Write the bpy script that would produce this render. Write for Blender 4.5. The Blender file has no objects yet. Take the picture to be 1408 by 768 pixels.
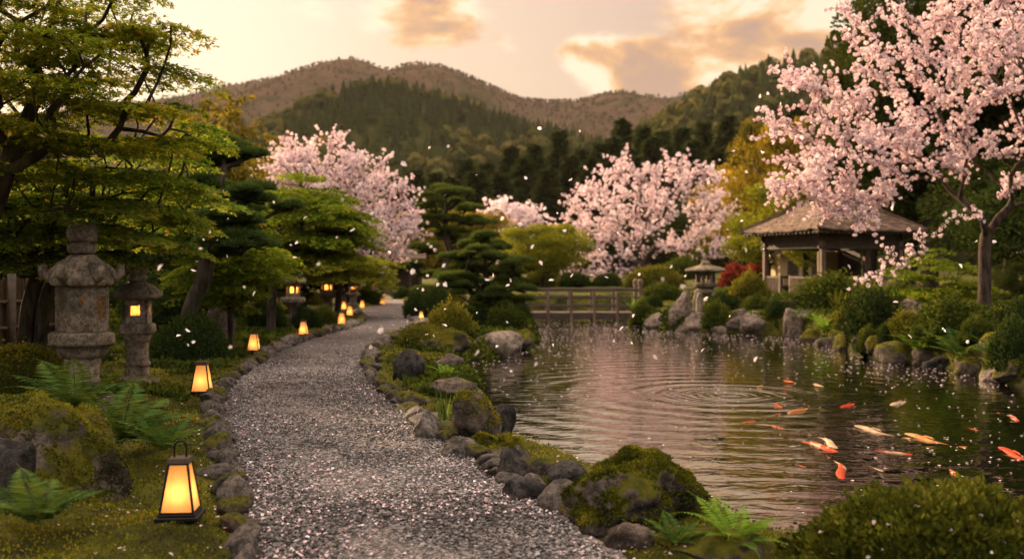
import bpy, bmesh, math
import numpy as np
from mathutils import Vector

rad = math.radians
PI = math.pi
sc = bpy.context.scene
COL = sc.collection
F0 = 1369.0            # focal length of the 35 mm lens in photo pixels
CX, HY, CZ = 704.0, 368.0, 1.5

# ------------------------------------------------------------------ camera
cam = bpy.data.cameras.new('camera')
cam.lens = 35.0
cam.sensor_width = 36.0
cam.shift_y = -16.0 / 1408.0
cam.clip_start = 0.05
cam.clip_end = 9000
cam.dof.use_dof = True
cam.dof.focus_distance = 8.5
cam.dof.aperture_fstop = 1.6
camo = bpy.data.objects.new('camera', cam)
camo.location = (0, 0, CZ)
camo.rotation_euler = (rad(90), 0, 0)
COL.objects.link(camo)
sc.camera = camo

# ------------------------------------------------------------------ sky, sun
SUN_AZ, SUN_EL = rad(-40.0), rad(17.0)          # azimuth from +Y towards +X
SUN = Vector((math.sin(SUN_AZ) * math.cos(SUN_EL), math.cos(SUN_AZ) * math.cos(SUN_EL), math.sin(SUN_EL)))
GLOW = Vector((math.sin(rad(-21)) * math.cos(rad(11)), math.cos(rad(-21)) * math.cos(rad(11)), math.sin(rad(11))))   # the brightest part of the thin cloud veil
sl = bpy.data.lights.new('sun', 'SUN')
sl.energy = 5.0
sl.angle = rad(2.5)
sl.color = (1.0, 0.70, 0.42)
so = bpy.data.objects.new('sun', sl)
so.rotation_euler = SUN.to_track_quat('Z', 'Y').to_euler()
COL.objects.link(so)

world = bpy.data.worlds.new('World')
sc.world = world
world.use_nodes = True


class NT:
    """small helper for node trees"""
    def __init__(self, tree):
        self.t = tree
        self.n = tree.nodes
        self.n.clear()

    def add(self, typ, ins=None, **kw):
        nd = self.n.new(typ)
        for k, v in kw.items():
            setattr(nd, k, v)
        for k, v in (ins or {}).items():
            s = nd.inputs[k]
            if hasattr(v, 'is_output'):
                self.t.links.new(v, s)
            else:
                if s.type == 'RGBA' and len(v) == 3:
                    v = (*v, 1.0)
                s.default_value = v
        return nd

    def math(self, op, a, b=0.0, c=0.0, clamp=False):
        return self.add('ShaderNodeMath', {0: a, 1: b, 2: c}, operation=op, use_clamp=clamp).outputs[0]

    def ramp(self, fac, stops, interp='LINEAR'):
        nd = self.add('ShaderNodeValToRGB', {0: fac})
        cr = nd.color_ramp
        cr.interpolation = interp
        while len(cr.elements) < len(stops):
            cr.elements.new(0.5)
        for e, (p, c) in zip(cr.elements, stops):
            e.position = p
            if not isinstance(c, (tuple, list)):
                c = (c, c, c)
            e.color = (*c[:3], 1.0)
        return nd.outputs[0]

    def mix(self, fac, a, b, mode='MIX'):
        nd = self.add('ShaderNodeMix', data_type='RGBA', blend_type=mode)
        for i, v in ((0, fac), (6, a), (7, b)):
            s = nd.inputs[i]
            if hasattr(v, 'is_output'):
                self.t.links.new(v, s)
            else:
                if i and len(v) == 3:
                    v = (*v, 1.0)
                s.default_value = v
        return nd.outputs[2]

    def noise(self, vec, scale, detail=4.0, rough=0.55, dist=0.0):
        ins = {'Scale': scale, 'Detail': detail, 'Roughness': rough, 'Distortion': dist}
        if vec is not None:
            ins['Vector'] = vec
        return self.add('ShaderNodeTexNoise', ins).outputs['Fac']

    def maprange(self, v, a, b, c=0.0, d=1.0, smooth=True):
        return self.add('ShaderNodeMapRange', {0: v, 1: a, 2: b, 3: c, 4: d},
                        interpolation_type='SMOOTHSTEP' if smooth else 'LINEAR').outputs[0]


def pixdir(px, py):
    return Vector(((px - CX) / F0, 1.0, (HY - py) / F0)).normalized()


def build_world():
    t = NT(world.node_tree)
    gen = t.add('ShaderNodeTexCoord').outputs['Generated']
    nrm = t.add('ShaderNodeVectorMath', {0: gen}, operation='NORMALIZE').outputs[0]
    sky = t.add('ShaderNodeTexSky', sky_type='NISHITA', sun_disc=False, sun_elevation=SUN_EL, sun_rotation=SUN_AZ,
                air_density=1.5, dust_density=4.0, ozone_density=1.0).outputs[0]
    sep = t.add('ShaderNodeSeparateXYZ', {0: nrm})
    dsun = t.add('ShaderNodeVectorMath', {0: nrm, 1: tuple(GLOW)}, operation='DOT_PRODUCT').outputs['Value']
    # high thin evening cloud veil: cream near the sun, rosy grey away from it
    ang = t.maprange(dsun, -1.0, 1.0, 0.0, 1.0, smooth=False)
    veil = t.ramp(ang, [(0.0, (0.165, 0.150, 0.142)), (0.45, (0.20, 0.178, 0.162)), (0.66, (0.245, 0.203, 0.168)), (0.80, (0.205, 0.146, 0.116)),
                        (0.93, (0.235, 0.172, 0.130)), (0.985, (0.325, 0.258, 0.185)), (1.0, (0.40, 0.335, 0.25))])
    # added fill: unseen sky above the view brightened to light the garden
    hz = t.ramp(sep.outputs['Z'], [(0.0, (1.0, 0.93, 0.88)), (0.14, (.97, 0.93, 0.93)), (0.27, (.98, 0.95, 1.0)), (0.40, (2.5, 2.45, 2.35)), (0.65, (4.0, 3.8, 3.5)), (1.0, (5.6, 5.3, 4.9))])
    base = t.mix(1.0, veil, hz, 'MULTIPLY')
    # sunset clouds
    sq = t.add('ShaderNodeVectorMath', {0: nrm, 1: (1.0, 1.0, 1.9)}, operation='MULTIPLY').outputs[0]
    n1 = t.noise(sq, 5.2, 8.0, 0.55, 0.35)
    n2 = t.noise(sq, 13.0, 6.0, 0.6, 0.2)
    nn = t.math('ADD', t.math('MULTIPLY', n1, 0.60), t.math('MULTIPLY', n2, 0.40))
    mask = None
    for (px, py, r, s) in ((585, 14, 0.092, 0.37), (820, 80, 0.072, 0.37), (900, 92, 0.11, 0.36), (1040, 40, 0.16, 0.38), (1180, 90, 0.14, 0.30), (420, 10, 0.05, 0.22), (700, 55, 0.05, 0.16), (780, -190, 0.25, 0.22), (230, -260, 0.3, 0.2)):
        c = pixdir(px, py)
        dv = t.add('ShaderNodeVectorMath', {0: nrm, 1: tuple(c)}, operation='SUBTRACT').outputs[0]
        dv = t.add('ShaderNodeVectorMath', {0: dv, 1: (1.0, 1.0, 1.75)}, operation='MULTIPLY').outputs[0]
        d = t.add('ShaderNodeVectorMath', {0: dv}, operation='LENGTH').outputs['Value']
        m = t.maprange(d, r * 1.25, 0.0, 0.0, s)
        mask = m if mask is None else t.math('MAXIMUM', mask, m)
    dens = t.math('ADD', nn, mask)
    cov = t.maprange(dens, 0.63, 0.75)
    # the same field a little nearer the sun: thick on that side means shaded
    off = t.add('ShaderNodeVectorMath', {0: sq, 1: (-0.035, 0.0, 0.05)}, operation='ADD').outputs[0]
    n3 = t.noise(off, 5.2, 8.0, 0.55, 0.35)
    thick = t.maprange(t.math('ADD', dens, t.math('MULTIPLY', t.math('SUBTRACT', n3, n1), 1.9)), 0.63, 0.96)
    ccol = t.ramp(thick, [(0.0, (0.37, 0.31, 0.23)), (0.18, (0.36, 0.245, 0.14)), (0.5, (0.285, 0.155, 0.072)), (0.85, (0.20, 0.118, 0.075)), (1.0, (0.17, 0.107, 0.08))])
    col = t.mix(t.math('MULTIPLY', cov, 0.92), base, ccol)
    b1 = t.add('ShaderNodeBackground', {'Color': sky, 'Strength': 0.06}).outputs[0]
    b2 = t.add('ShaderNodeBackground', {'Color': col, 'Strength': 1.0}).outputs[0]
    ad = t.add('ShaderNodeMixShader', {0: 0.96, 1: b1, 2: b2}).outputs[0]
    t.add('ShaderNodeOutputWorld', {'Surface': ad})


build_world()
world.cycles.sampling_method = 'MANUAL'
world.cycles.sample_map_resolution = 512

vs = sc.view_settings
vs.view_transform = 'Standard'
vs.look = 'None'
vs.exposure = 1.58
vs.gamma = 1.0
vs.use_curve_mapping = False
sc.cycles.use_denoising = True
sc.cycles.denoiser = 'OPENIMAGEDENOISE'
sc.cycles.max_bounces = 7
sc.cycles.diffuse_bounces = 3
sc.cycles.glossy_bounces = 3
sc.cycles.transmission_bounces = 4
sc.cycles.transparent_max_bounces = 8
sc.cycles.volume_bounces = 0
sc.cycles.sample_clamp_indirect = 4.0
sc.cycles.caustics_reflective = False
sc.cycles.caustics_refractive = False

# ------------------------------------------------------------------ helpers
rng = np.random.default_rng(11)


def vnoise(p, seed=0):
    p = np.asarray(p, float)
    i = np.floor(p).astype(np.int64)
    f = p - i
    u = f * f * (3 - 2 * f)

    def h(dx, dy, dz):
        k = (i[:, 0] + dx) * 374761393 + (i[:, 1] + dy) * 668265263 + (i[:, 2] + dz) * 2147483647 + seed * 1274126177
        k = (k ^ (k >> 13)) * 1274126177 & 0xffffffff
        k = (k ^ (k >> 16)) & 0xffffffff
        k = k * 2246822519 & 0xffffffff
        k = k ^ (k >> 15)
        return (k & 0xffffff) / float(0xffffff)
    r = 0
    for dx in (0, 1):
        wx = u[:, 0] if dx else 1 - u[:, 0]
        for dy in (0, 1):
            wy = u[:, 1] if dy else 1 - u[:, 1]
            for dz in (0, 1):
                wz = u[:, 2] if dz else 1 - u[:, 2]
                r = r + h(dx, dy, dz) * wx * wy * wz
    return r * 2 - 1


def fbm(p, seed=0, oct=4, gain=0.5):
    p = np.asarray(p, float)
    a, s, f = 1.0, 0, 1.0
    for o in range(oct):
        s = s + a * vnoise(p * f + 17.3 * o, seed + o)
        a *= gain
        f *= 2.03
    return s


def unit(v):
    return v / np.maximum(np.linalg.norm(v, axis=-1, keepdims=True), 1e-9)


def rdir(n, r=None):
    return unit((r or rng).normal(size=(n, 3)))


class Acc:
    """collects vertices and faces for one mesh"""
    def __init__(self):
        self.V, self.F, self.T, self.M, self.n = [], [], [], [], 0

    def add(self, V, F, tint=0.5, mi=0):
        V = np.asarray(V, float).reshape(-1, 3)
        F = np.asarray(F, int)
        self.V.append(V)
        self.F.append(F + self.n)
        self.M.append(np.full(len(F), mi))
        self.T.append(np.broadcast_to(np.asarray(tint, float), (len(V),)) if np.ndim(tint) < 2 else tint)
        self.n += len(V)
        return self

    def bounds(self):
        return np.concatenate(self.V)

    def mesh(self, name, mats, smooth=False):
        me = bpy.data.meshes.new(name)
        V = np.concatenate(self.V)
        me.vertices.add(len(V))
        me.vertices.foreach_set('co', V.ravel())
        loops = np.concatenate([f.ravel() for f in self.F])
        sizes = np.concatenate([np.full(len(f), f.shape[1]) for f in self.F])
        starts = np.concatenate([[0], np.cumsum(sizes)[:-1]])
        me.loops.add(len(loops))
        me.loops.foreach_set('vertex_index', loops.astype(np.int32))
        me.polygons.add(len(sizes))
        me.polygons.foreach_set('loop_start', starts.astype(np.int32))
        me.polygons.foreach_set('material_index', np.concatenate(self.M).astype(np.int32))
        me.polygons.foreach_set('use_smooth', np.full(len(sizes), bool(smooth)))
        a = me.attributes.new('tint', 'FLOAT', 'POINT')
        a.data.foreach_set('value', np.concatenate(self.T).astype(np.float32))
        for m in (mats if isinstance(mats, (list, tuple)) else [mats]):
            me.materials.append(m)
        me.update(calc_edges=True)
        return me

    def obj(self, name, mats, parent=None, smooth=False, loc=None):
        return link(name, self.mesh(name, mats, smooth), parent, loc)


def link(name, me, parent=None, loc=None):
    o = bpy.data.objects.new(name, me)
    COL.objects.link(o)
    if parent is not None:
        o.parent = parent
    if loc is not None:
        o.location = loc
    return o


def tag(o, label=None, cat=None, group=None, kind=None):
    if label:
        o['label'] = label
    if cat:
        o['category'] = cat
    if group:
        o['group'] = group
    if kind:
        o['kind'] = kind
    return o


def empty(name, loc, label, cat, group=None, rz=0.0, scale=1.0):
    o = bpy.data.objects.new(name, None)
    COL.objects.link(o)
    o.location = loc
    o.rotation_euler = (0, 0, rz)
    o.scale = (scale,) * 3 if np.isscalar(scale) else scale
    o.empty_display_size = 0.2
    return tag(o, label, cat, group)


def dup(root, loc, rz=0.0, scale=1.0, label=None, group=None):
    def cp(o, p):
        c = o.copy()
        COL.objects.link(c)
        c.parent = p
        for ch in list(o.children):
            cp(ch, c)
        return c
    r = cp(root, None)
    r.location = loc
    r.rotation_euler = (0, 0, rz)
    r.scale = (scale,) * 3 if np.isscalar(scale) else scale
    if label:
        r['label'] = label
    if group:
        r['group'] = group
    return r


BOXF = np.array([(0, 3, 2, 1), (4, 5, 6, 7), (0, 1, 5, 4), (1, 2, 6, 5), (2, 3, 7, 6), (3, 0, 4, 7)])


def box(acc, c, s, rz=0.0, tint=0.5, mi=0, bev=0.0):
    """box with chamfered vertical look: optional bevel through bmesh"""
    if bev > 0:
        bm = bmesh.new()
        bmesh.ops.create_cube(bm, size=1.0)
        for v in bm.verts:
            v.co = Vector((v.co.x * s[0], v.co.y * s[1], v.co.z * s[2]))
        bmesh.ops.bevel(bm, geom=bm.edges[:], offset=bev, segments=1, affect='EDGES')
        bm.verts.index_update()
        V = np.array([v.co[:] for v in bm.verts])
        fs = {}
        for f in bm.faces:
            fs.setdefault(len(f.verts), []).append([v.index for v in f.verts])
        bm.free()
        c0, s0 = math.cos(rz), math.sin(rz)
        V = np.stack([V[:, 0] * c0 - V[:, 1] * s0, V[:, 0] * s0 + V[:, 1] * c0, V[:, 2]], 1) + np.asarray(c)
        base = acc.n
        acc.add(V, np.zeros((0, 4), int), tint, mi)
        for k, f in fs.items():
            acc.F.append(np.array(f) + base)
            acc.M.append(np.full(len(f), mi))
        return
    h = np.array([(-1, -1, -1), (1, -1, -1), (1, 1, -1), (-1, 1, -1), (-1, -1, 1), (1, -1, 1), (1, 1, 1), (-1, 1, 1)]) * 0.5 * np.asarray(s)
    c0, s0 = math.cos(rz), math.sin(rz)
    V = np.stack([h[:, 0] * c0 - h[:, 1] * s0, h[:, 0] * s0 + h[:, 1] * c0, h[:, 2]], 1) + np.asarray(c)
    acc.add(V, BOXF, tint, mi)


def bar(acc, a, b, w, h=None, tint=0.5, mi=0):
    """square bar from a to b"""
    a, b = np.asarray(a, float), np.asarray(b, float)
    h = h or w
    d = unit((b - a)[None])[0]
    up = np.array([0, 0, 1.0]) if abs(d[2]) < 0.95 else np.array([0, 1.0, 0])
    s = unit(np.cross(d, up)[None])[0]
    u = np.cross(s, d)
    q = [-s * w / 2 - u * h / 2, s * w / 2 - u * h / 2, s * w / 2 + u * h / 2, -s * w / 2 + u * h / 2]
    V = [a + x for x in q] + [b + x for x in q]
    acc.add(V, BOXF, tint, mi)


def tube(acc, pts, r, k=6, tint=0.5, mi=0, cap=False):
    P = np.asarray(pts, float)
    r = np.broadcast_to(np.asarray(r, float), (len(P),))
    T = np.gradient(P, axis=0)
    T = unit(T)
    ref = np.array([0.31, 0.17, 0.93])
    if abs(T[0] @ ref) > 0.9:
        ref = np.array([0.93, 0.2, 0.1])
    A = np.zeros_like(P)
    a = ref
    for i in range(len(P)):
        a = a - T[i] * (a @ T[i])
        n = np.linalg.norm(a)
        a = a / n if n > 1e-6 else np.array([1.0, 0, 0])
        A[i] = a
    B = np.cross(T, A)
    th = np.arange(k) * 2 * PI / k
    V = P[:, None] + r[:, None, None] * (np.cos(th)[None, :, None] * A[:, None] + np.sin(th)[None, :, None] * B[:, None])
    n = len(P)
    i = np.arange(n - 1)[:, None] * k
    j = np.arange(k)[None]
    F = np.stack([i + j, i + (j + 1) % k, i + k + (j + 1) % k, i + k + j], -1).reshape(-1, 4)
    b0 = acc.n
    acc.add(V.reshape(-1, 3), F, tint, mi)
    if cap:
        acc.F.append(np.array([[b0 + (n - 1) * k + x for x in range(k)]]))
        acc.M.append(np.array([mi]))
        acc.F.append(np.array([[b0 + k - 1 - x for x in range(k)]]))
        acc.M.append(np.array([mi]))


def kites(acc, base, d, s, L, W, tint, mi=0, mid=0.45):
    """leaf-shaped quads"""
    L = np.broadcast_to(np.asarray(L, float), (len(base),))[:, None]
    W = np.broadcast_to(np.asarray(W, float), (len(base),))[:, None]
    V = np.stack([base, base + d * L * mid + s * W, base + d * L, base + d * L * mid - s * W], 1)
    F = np.arange(len(base) * 4).reshape(-1, 4)
    acc.add(V.reshape(-1, 3), F, np.repeat(np.broadcast_to(tint, (len(base),)), 4), mi)


def perp(d, r=None):
    return unit(np.cross(d, rdir(len(d), r)))


def ico(sub):
    bm = bmesh.new()
    bmesh.ops.create_icosphere(bm, subdivisions=sub, radius=1.0)
    bm.verts.index_update()
    V = np.array([v.co[:] for v in bm.verts])
    F = np.array([[v.index for v in f.verts] for f in bm.faces])
    bm.free()
    return V, F


ICO = {k: ico(k) for k in (1, 2, 3, 4, 5)}


def sample_surface(V, F, n, r=None):
    r = r or rng
    A, B, C = V[F[:, 0]], V[F[:, 1]], V[F[:, 2]]
    cr = np.cross(B - A, C - A)
    ar = np.linalg.norm(cr, axis=1)
    k = r.choice(len(F), n, p=ar / ar.sum())
    u, v = r.random((2, n))
    m = u + v > 1
    u[m], v[m] = 1 - u[m], 1 - v[m]
    return A[k] + (B - A)[k] * u[:, None] + (C - A)[k] * v[:, None], unit(cr[k])


# ------------------------------------------------------------------ materials
def new_mat(name):
    m = bpy.data.materials.new(name)
    m.use_nodes = True
    return m, NT(m.node_tree)


def out(t, surf):
    t.add('ShaderNodeOutputMaterial', {'Surface': surf})


def princ(t, col, rough=0.7, normal=None, spec=0.3, metal=0.0):
    ins = {'Base Color': col, 'Roughness': rough, 'Metallic': metal, 'Specular IOR Level': spec}
    if normal is not None:
        ins['Normal'] = normal
    return t.add('ShaderNodeBsdfPrincipled', ins).outputs[0]


def bump(t, h, strength=0.5, dist=0.01):
    return t.add('ShaderNodeBump', {'Height': h, 'Strength': strength, 'Distance': dist}).outputs[0]


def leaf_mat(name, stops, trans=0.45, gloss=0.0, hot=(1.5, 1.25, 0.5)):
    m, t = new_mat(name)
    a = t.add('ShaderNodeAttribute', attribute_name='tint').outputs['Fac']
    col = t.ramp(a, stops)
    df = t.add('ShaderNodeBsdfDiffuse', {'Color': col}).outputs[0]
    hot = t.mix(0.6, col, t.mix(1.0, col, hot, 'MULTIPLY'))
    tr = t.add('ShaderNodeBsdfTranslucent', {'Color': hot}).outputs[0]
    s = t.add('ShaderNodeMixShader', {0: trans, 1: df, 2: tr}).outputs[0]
    if gloss:
        g = t.add('ShaderNodeBsdfGlossy', {'Color': (0.9, 0.9, 0.9, 1), 'Roughness': 0.45}).outputs[0]
        s = t.add('ShaderNodeMixShader', {0: gloss, 1: s, 2: g}).outputs[0]
    out(t, s)
    return m


M = {}
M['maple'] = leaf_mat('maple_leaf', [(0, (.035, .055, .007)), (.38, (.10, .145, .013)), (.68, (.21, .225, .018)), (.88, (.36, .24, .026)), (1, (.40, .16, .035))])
M['maple_bronze_lit'] = leaf_mat('lit_bronze_maple_leaf', [(0, (.030, .058, .012)), (.4, (.105, .175, .025)), (.70, (.22, .28, .035)), (.90, (.42, .29, .06)), (1, (.50, .20, .07))])  # greens lightened to stand in for light this shaded crown lacks; bronze tips real
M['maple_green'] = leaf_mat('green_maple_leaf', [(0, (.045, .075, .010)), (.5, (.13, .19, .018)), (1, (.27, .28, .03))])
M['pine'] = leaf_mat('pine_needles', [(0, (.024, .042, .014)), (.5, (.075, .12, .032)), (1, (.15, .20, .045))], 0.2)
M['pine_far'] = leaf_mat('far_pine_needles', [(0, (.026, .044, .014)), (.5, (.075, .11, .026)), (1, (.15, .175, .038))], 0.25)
M['cherry'] = leaf_mat('cherry_blossom', [(0, (.48, .30, .35)), (.3, (.74, .57, .62)), (.7, (.86, .76, .79)), (1, (.94, .89, .90))], 0.35, 0.0, (1.12, .97, .90))
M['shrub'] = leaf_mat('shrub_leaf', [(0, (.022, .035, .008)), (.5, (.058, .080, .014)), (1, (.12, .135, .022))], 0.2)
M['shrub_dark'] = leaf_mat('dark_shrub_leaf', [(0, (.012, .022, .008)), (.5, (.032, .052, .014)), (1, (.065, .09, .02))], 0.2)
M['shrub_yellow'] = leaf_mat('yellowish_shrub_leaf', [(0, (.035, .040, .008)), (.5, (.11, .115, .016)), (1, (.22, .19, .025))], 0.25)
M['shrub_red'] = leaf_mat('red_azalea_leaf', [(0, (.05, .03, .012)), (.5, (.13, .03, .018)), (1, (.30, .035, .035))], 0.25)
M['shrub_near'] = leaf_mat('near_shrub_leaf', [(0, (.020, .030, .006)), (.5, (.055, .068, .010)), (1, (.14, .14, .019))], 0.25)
M['fern'] = leaf_mat('fern_leaf', [(0, (.020, .045, .012)), (.5, (.055, .105, .022)), (1, (.12, .17, .035))], 0.35)
M['fern_dark'] = leaf_mat('dark_fern_leaf', [(0, (.016, .034, .010)), (.5, (.055, .10, .022)), (1, (.14, .18, .045))], 0.3)
M['fern_bright'] = leaf_mat('bright_fern_leaf', [(0, (.05, .10, .015)), (.5, (.12, .22, .025)), (1, (.22, .32, .04))], 0.4)
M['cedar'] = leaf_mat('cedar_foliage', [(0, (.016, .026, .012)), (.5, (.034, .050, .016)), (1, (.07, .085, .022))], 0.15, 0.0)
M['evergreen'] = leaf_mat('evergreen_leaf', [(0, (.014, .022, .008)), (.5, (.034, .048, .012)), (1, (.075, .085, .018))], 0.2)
M['golden'] = leaf_mat('golden_leaf', [(0, (.06, .055, .010)), (.5, (.19, .15, .018)), (1, (.36, .24, .03))], 0.4)
M['spring'] = leaf_mat('spring_green_leaf', [(0, (.05, .065, .010)), (.5, (.15, .17, .018)), (1, (.28, .27, .03))], 0.4)
M['bamboo'] = leaf_mat('bamboo_leaf', [(0, (.05, .048, .012)), (.5, (.13, .115, .020)), (1, (.24, .19, .03))], 0.4)
M['moss_blade'] = leaf_mat('moss_blade', [(0, (.022, .028, .006)), (.4, (.085, .094, .011)), (.7, (.19, .18, .015)), (.9, (.27, .22, .02)), (1, (.26, .17, .028))], 0.25)
M['petal'] = leaf_mat('fallen_petal', [(0, (.48, .33, .36)), (.5, (.72, .57, .61)), (1, (.92, .85, .87))], 0.25, 0.0, (1.12, .97, .90))
M['hill_forest'] = leaf_mat('hill_forest_leaf', [(0, (.020, .030, .012)), (.45, (.045, .055, .016)), (.8, (.10, .09, .025)), (1, (.19, .14, .06))], 0.15, 0.0)
M['far_forest'] = leaf_mat('far_forest_leaf', [(0, (.018, .020, .010)), (.4, (.042, .031, .020)), (.75, (.070, .046, .036)), (1, (.105, .07, .06))], 0.15, 0.0)


def bark_mat(name, a, b, sc_=9.0):
    m, t = new_mat(name)
    co = t.add('ShaderNodeTexCoord').outputs['Object']
    st = t.add('ShaderNodeVectorMath', {0: co, 1: (1.0, 1.0, 0.25)}, operation='MULTIPLY').outputs[0]
    n = t.noise(st, sc_, 6, 0.65, 0.4)
    n2 = t.noise(co, 2.3, 4, 0.6)
    col = t.mix(t.maprange(n, 0.35, 0.65), a, b)
    col = t.mix(t.math('MULTIPLY', t.maprange(n2, 0.52, 0.7), 0.5), col, (.07, .08, .03))
    out(t, princ(t, col, 0.9, bump(t, n, 0.9, 0.03), 0.1))
    return m


M['bark'] = bark_mat('dark_bark', (.018, .014, .011), (.07, .055, .042))
M['bark_cherry'] = bark_mat('cherry_bark', (.016, .011, .009), (.072, .050, .040), 12.0)


def stone_mat(name, a, b, moss=0.0, mossline=0.6, scale=3.0, wet=0.0):
    m, t = new_mat(name)
    co = t.add('ShaderNodeTexCoord').outputs['Object']
    oi = t.add('ShaderNodeObjectInfo')
    co = t.add('ShaderNodeVectorMath', {0: co, 1: t.add('ShaderNodeVectorMath', {0: (7.0, 3.0, 5.0), 'Scale': oi.outputs['Random']}, operation='SCALE').outputs[0]}, operation='ADD').outputs[0]
    n1 = t.noise(co, scale, 8, 0.65, 0.15)
    n2 = t.noise(co, scale * 6, 8, 0.72)
    n3 = t.noise(co, scale * 34, 3, 0.6)
    col = t.mix(t.maprange(n1, 0.36, 0.62), tuple(x * .62 for x in a), b)
    col = t.mix(t.math('MULTIPLY', t.maprange(n2, 0.44, 0.60), 0.75), col, tuple(x * 0.32 for x in a))
    col = t.mix(t.math('MULTIPLY', t.maprange(n3, 0.56, 0.70), 0.4), col, tuple(min(1, x * 1.7) for x in b))
    v = t.math('ADD', 0.72, t.math('MULTIPLY', oi.outputs['Random'], 0.5))
    col = t.mix(1.0, col, t.add('ShaderNodeCombineColor', {0: v, 1: v, 2: v}).outputs[0], 'MULTIPLY')
    h = t.math('ADD', t.math('MULTIPLY', n2, 0.7), t.math('MULTIPLY', n3, 0.3))
    if moss > 0:
        nz = t.add('ShaderNodeSeparateXYZ', {0: t.add('ShaderNodeNewGeometry').outputs['Normal']}).outputs['Z']
        mk = t.math('ADD', nz, t.math('MULTIPLY', t.math('SUBTRACT', t.noise(co, scale * 1.3, 6, 0.65), 0.5), 1.7))
        mk = t.math('MULTIPLY', t.maprange(mk, mossline - 0.15, mossline + 0.15), moss)
        mn = t.noise(co, scale * 2.2, 5, 0.6)
        mc = t.ramp(mn, [(0.30, (.020, .026, .006)), (0.44, (.10, .105, .012)), (0.58, (.23, .21, .017)), (0.75, (.26, .18, .02))])
        fz = t.noise(co, scale * 70, 4, 0.7)
        mc = t.mix(t.math('MULTIPLY', t.maprange(fz, 0.60, 0.36), 0.6), mc, (.02, .028, .006))
        col = t.mix(mk, col, mc)
        h = t.add('ShaderNodeMix', {0: mk, 2: h, 3: fz}, data_type='FLOAT').outputs[0]
    out(t, princ(t, col, 0.85 - wet, bump(t, h, 1.0, 0.05), 0.12))
    return m


M['lantern_stone'] = stone_mat('lantern_stone', (.165, .135, .10), (.34, .275, .215), 0.6, 1.02, 4.0)
M['edge_stone'] = stone_mat('edging_stone', (.105, .09, .08), (.28, .24, .215), 0.3, 1.25, 5.0)
M['rock'] = stone_mat('garden_rock', (.085, .066, .054), (.24, .19, .155), 0.55, 1.05, 1.6)
M['rock_dark'] = stone_mat('dark_rock', (.030, .027, .027), (.085, .075, .072), 0.3, 1.2, 3.0)
M['mossy_rock'] = stone_mat('mossy_rock', (.055, .045, .038), (.17, .135, .11), 1.0, 0.40, 2.2)
M['mossy_edge'] = stone_mat('mossy_edge_rock', (.06, .05, .042), (.17, .14, .115), 1.0, 0.62, 3.0)


def flat_mat(name, col, rough=0.6, nscale=20.0, amt=0.35, grain=(1, 1, 1), spec=0.3, b=0.3):
    m, t = new_mat(name)
    co = t.add('ShaderNodeTexCoord').outputs['Object']
    st = t.add('ShaderNodeVectorMath', {0: co, 1: grain}, operation='MULTIPLY').outputs[0]
    n = t.noise(st, nscale, 6, 0.65, 0.3)
    c = t.mix(t.maprange(n, 0.3, 0.7), tuple(x * (1 - amt) for x in col), tuple(x * (1 + amt) for x in col))
    out(t, princ(t, c, rough, bump(t, n, b, 0.01), spec))
    return m


M['wood'] = flat_mat('weathered_wood', (.11, .075, .053), 0.75, 14, 0.45, (1, 1, 0.12))
M['wood_h'] = flat_mat('weathered_rail_wood', (.055, .037, .027), 0.75, 14, 0.45, (0.12, 0.12, 1))
M['wood_dark'] = flat_mat('dark_wood', (.045, .030, .021), 0.7, 14, 0.4, (0.3, 0.3, 1))
M['plaster'] = flat_mat('tan_plaster', (.36, .26, .14), 0.9, 5, 0.15)
M['iron'] = flat_mat('black_iron', (.007, .0055, .005), 0.5, 30, 0.3, spec=.15)
M['bamboo_cane'] = flat_mat('fence_bamboo', (.060, .038, .021), 0.6, 9, 0.5, (3, 3, 0.1), spec=.1)
M['rope'] = flat_mat('black_rope', (.02, .017, .014), 0.9, 30, 0.3)


def roof_mat():
    m, t = new_mat('bark_shingle_roof')
    co = t.add('ShaderNodeTexCoord').outputs['Object']
    n = t.noise(co, 5.0, 6, 0.65)
    br = t.add('ShaderNodeTexVoronoi', {'Vector': t.add('ShaderNodeVectorMath', {0: co, 1: (7.0, 7.0, 16.0)}, operation='MULTIPLY').outputs[0], 'Scale': 1.0})
    rnd = t.add('ShaderNodeSeparateColor', {0: br.outputs['Color']}).outputs[0]
    c = t.mix(rnd, (.070, .044, .031), (.175, .115, .082))
    c = t.mix(t.math('MULTIPLY', t.maprange(n, 0.5, 0.68), 0.55), c, (.05, .045, .03))
    out(t, princ(t, c, 0.85, bump(t, br.outputs['Distance'], 0.6, 0.03), 0.2))
    return m


M['roof'] = roof_mat()


def moss_ground_mat():
    m, t = new_mat('moss_ground')
    co = t.add('ShaderNodeTexCoord').outputs['Object']
    n1 = t.noise(co, 0.9, 6, 0.6, 0.4)
    n2 = t.noise(co, 5.0, 6, 0.65)
    n3 = t.noise(co, 60.0, 4, 0.7)
    c = t.ramp(t.math('ADD', t.math('MULTIPLY', n1, 0.6), t.math('MULTIPLY', n2, 0.4)),
               [(0.38, (.018, .016, .008)), (0.46, (.040, .043, .009)), (0.53, (.085, .086, .011)), (0.62, (.155, .137, .015)), (0.75, (.13, .10, .02))])
    c = t.mix(t.math('MULTIPLY', t.maprange(n3, 0.62, 0.38), 0.6), c, (.022, .022, .008))
    z = t.add('ShaderNodeSeparateXYZ', {0: co}).outputs['Z']
    c = t.mix(t.maprange(z, -0.24, -0.36), c, (.014, .015, .008))
    h = t.math('ADD', t.math('MULTIPLY', n2, 0.5), t.math('MULTIPLY', n3, 0.5))
    out(t, princ(t, c, 0.95, bump(t, h, 0.9, 0.05), 0.05))
    return m


M['ground'] = moss_ground_mat()


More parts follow.
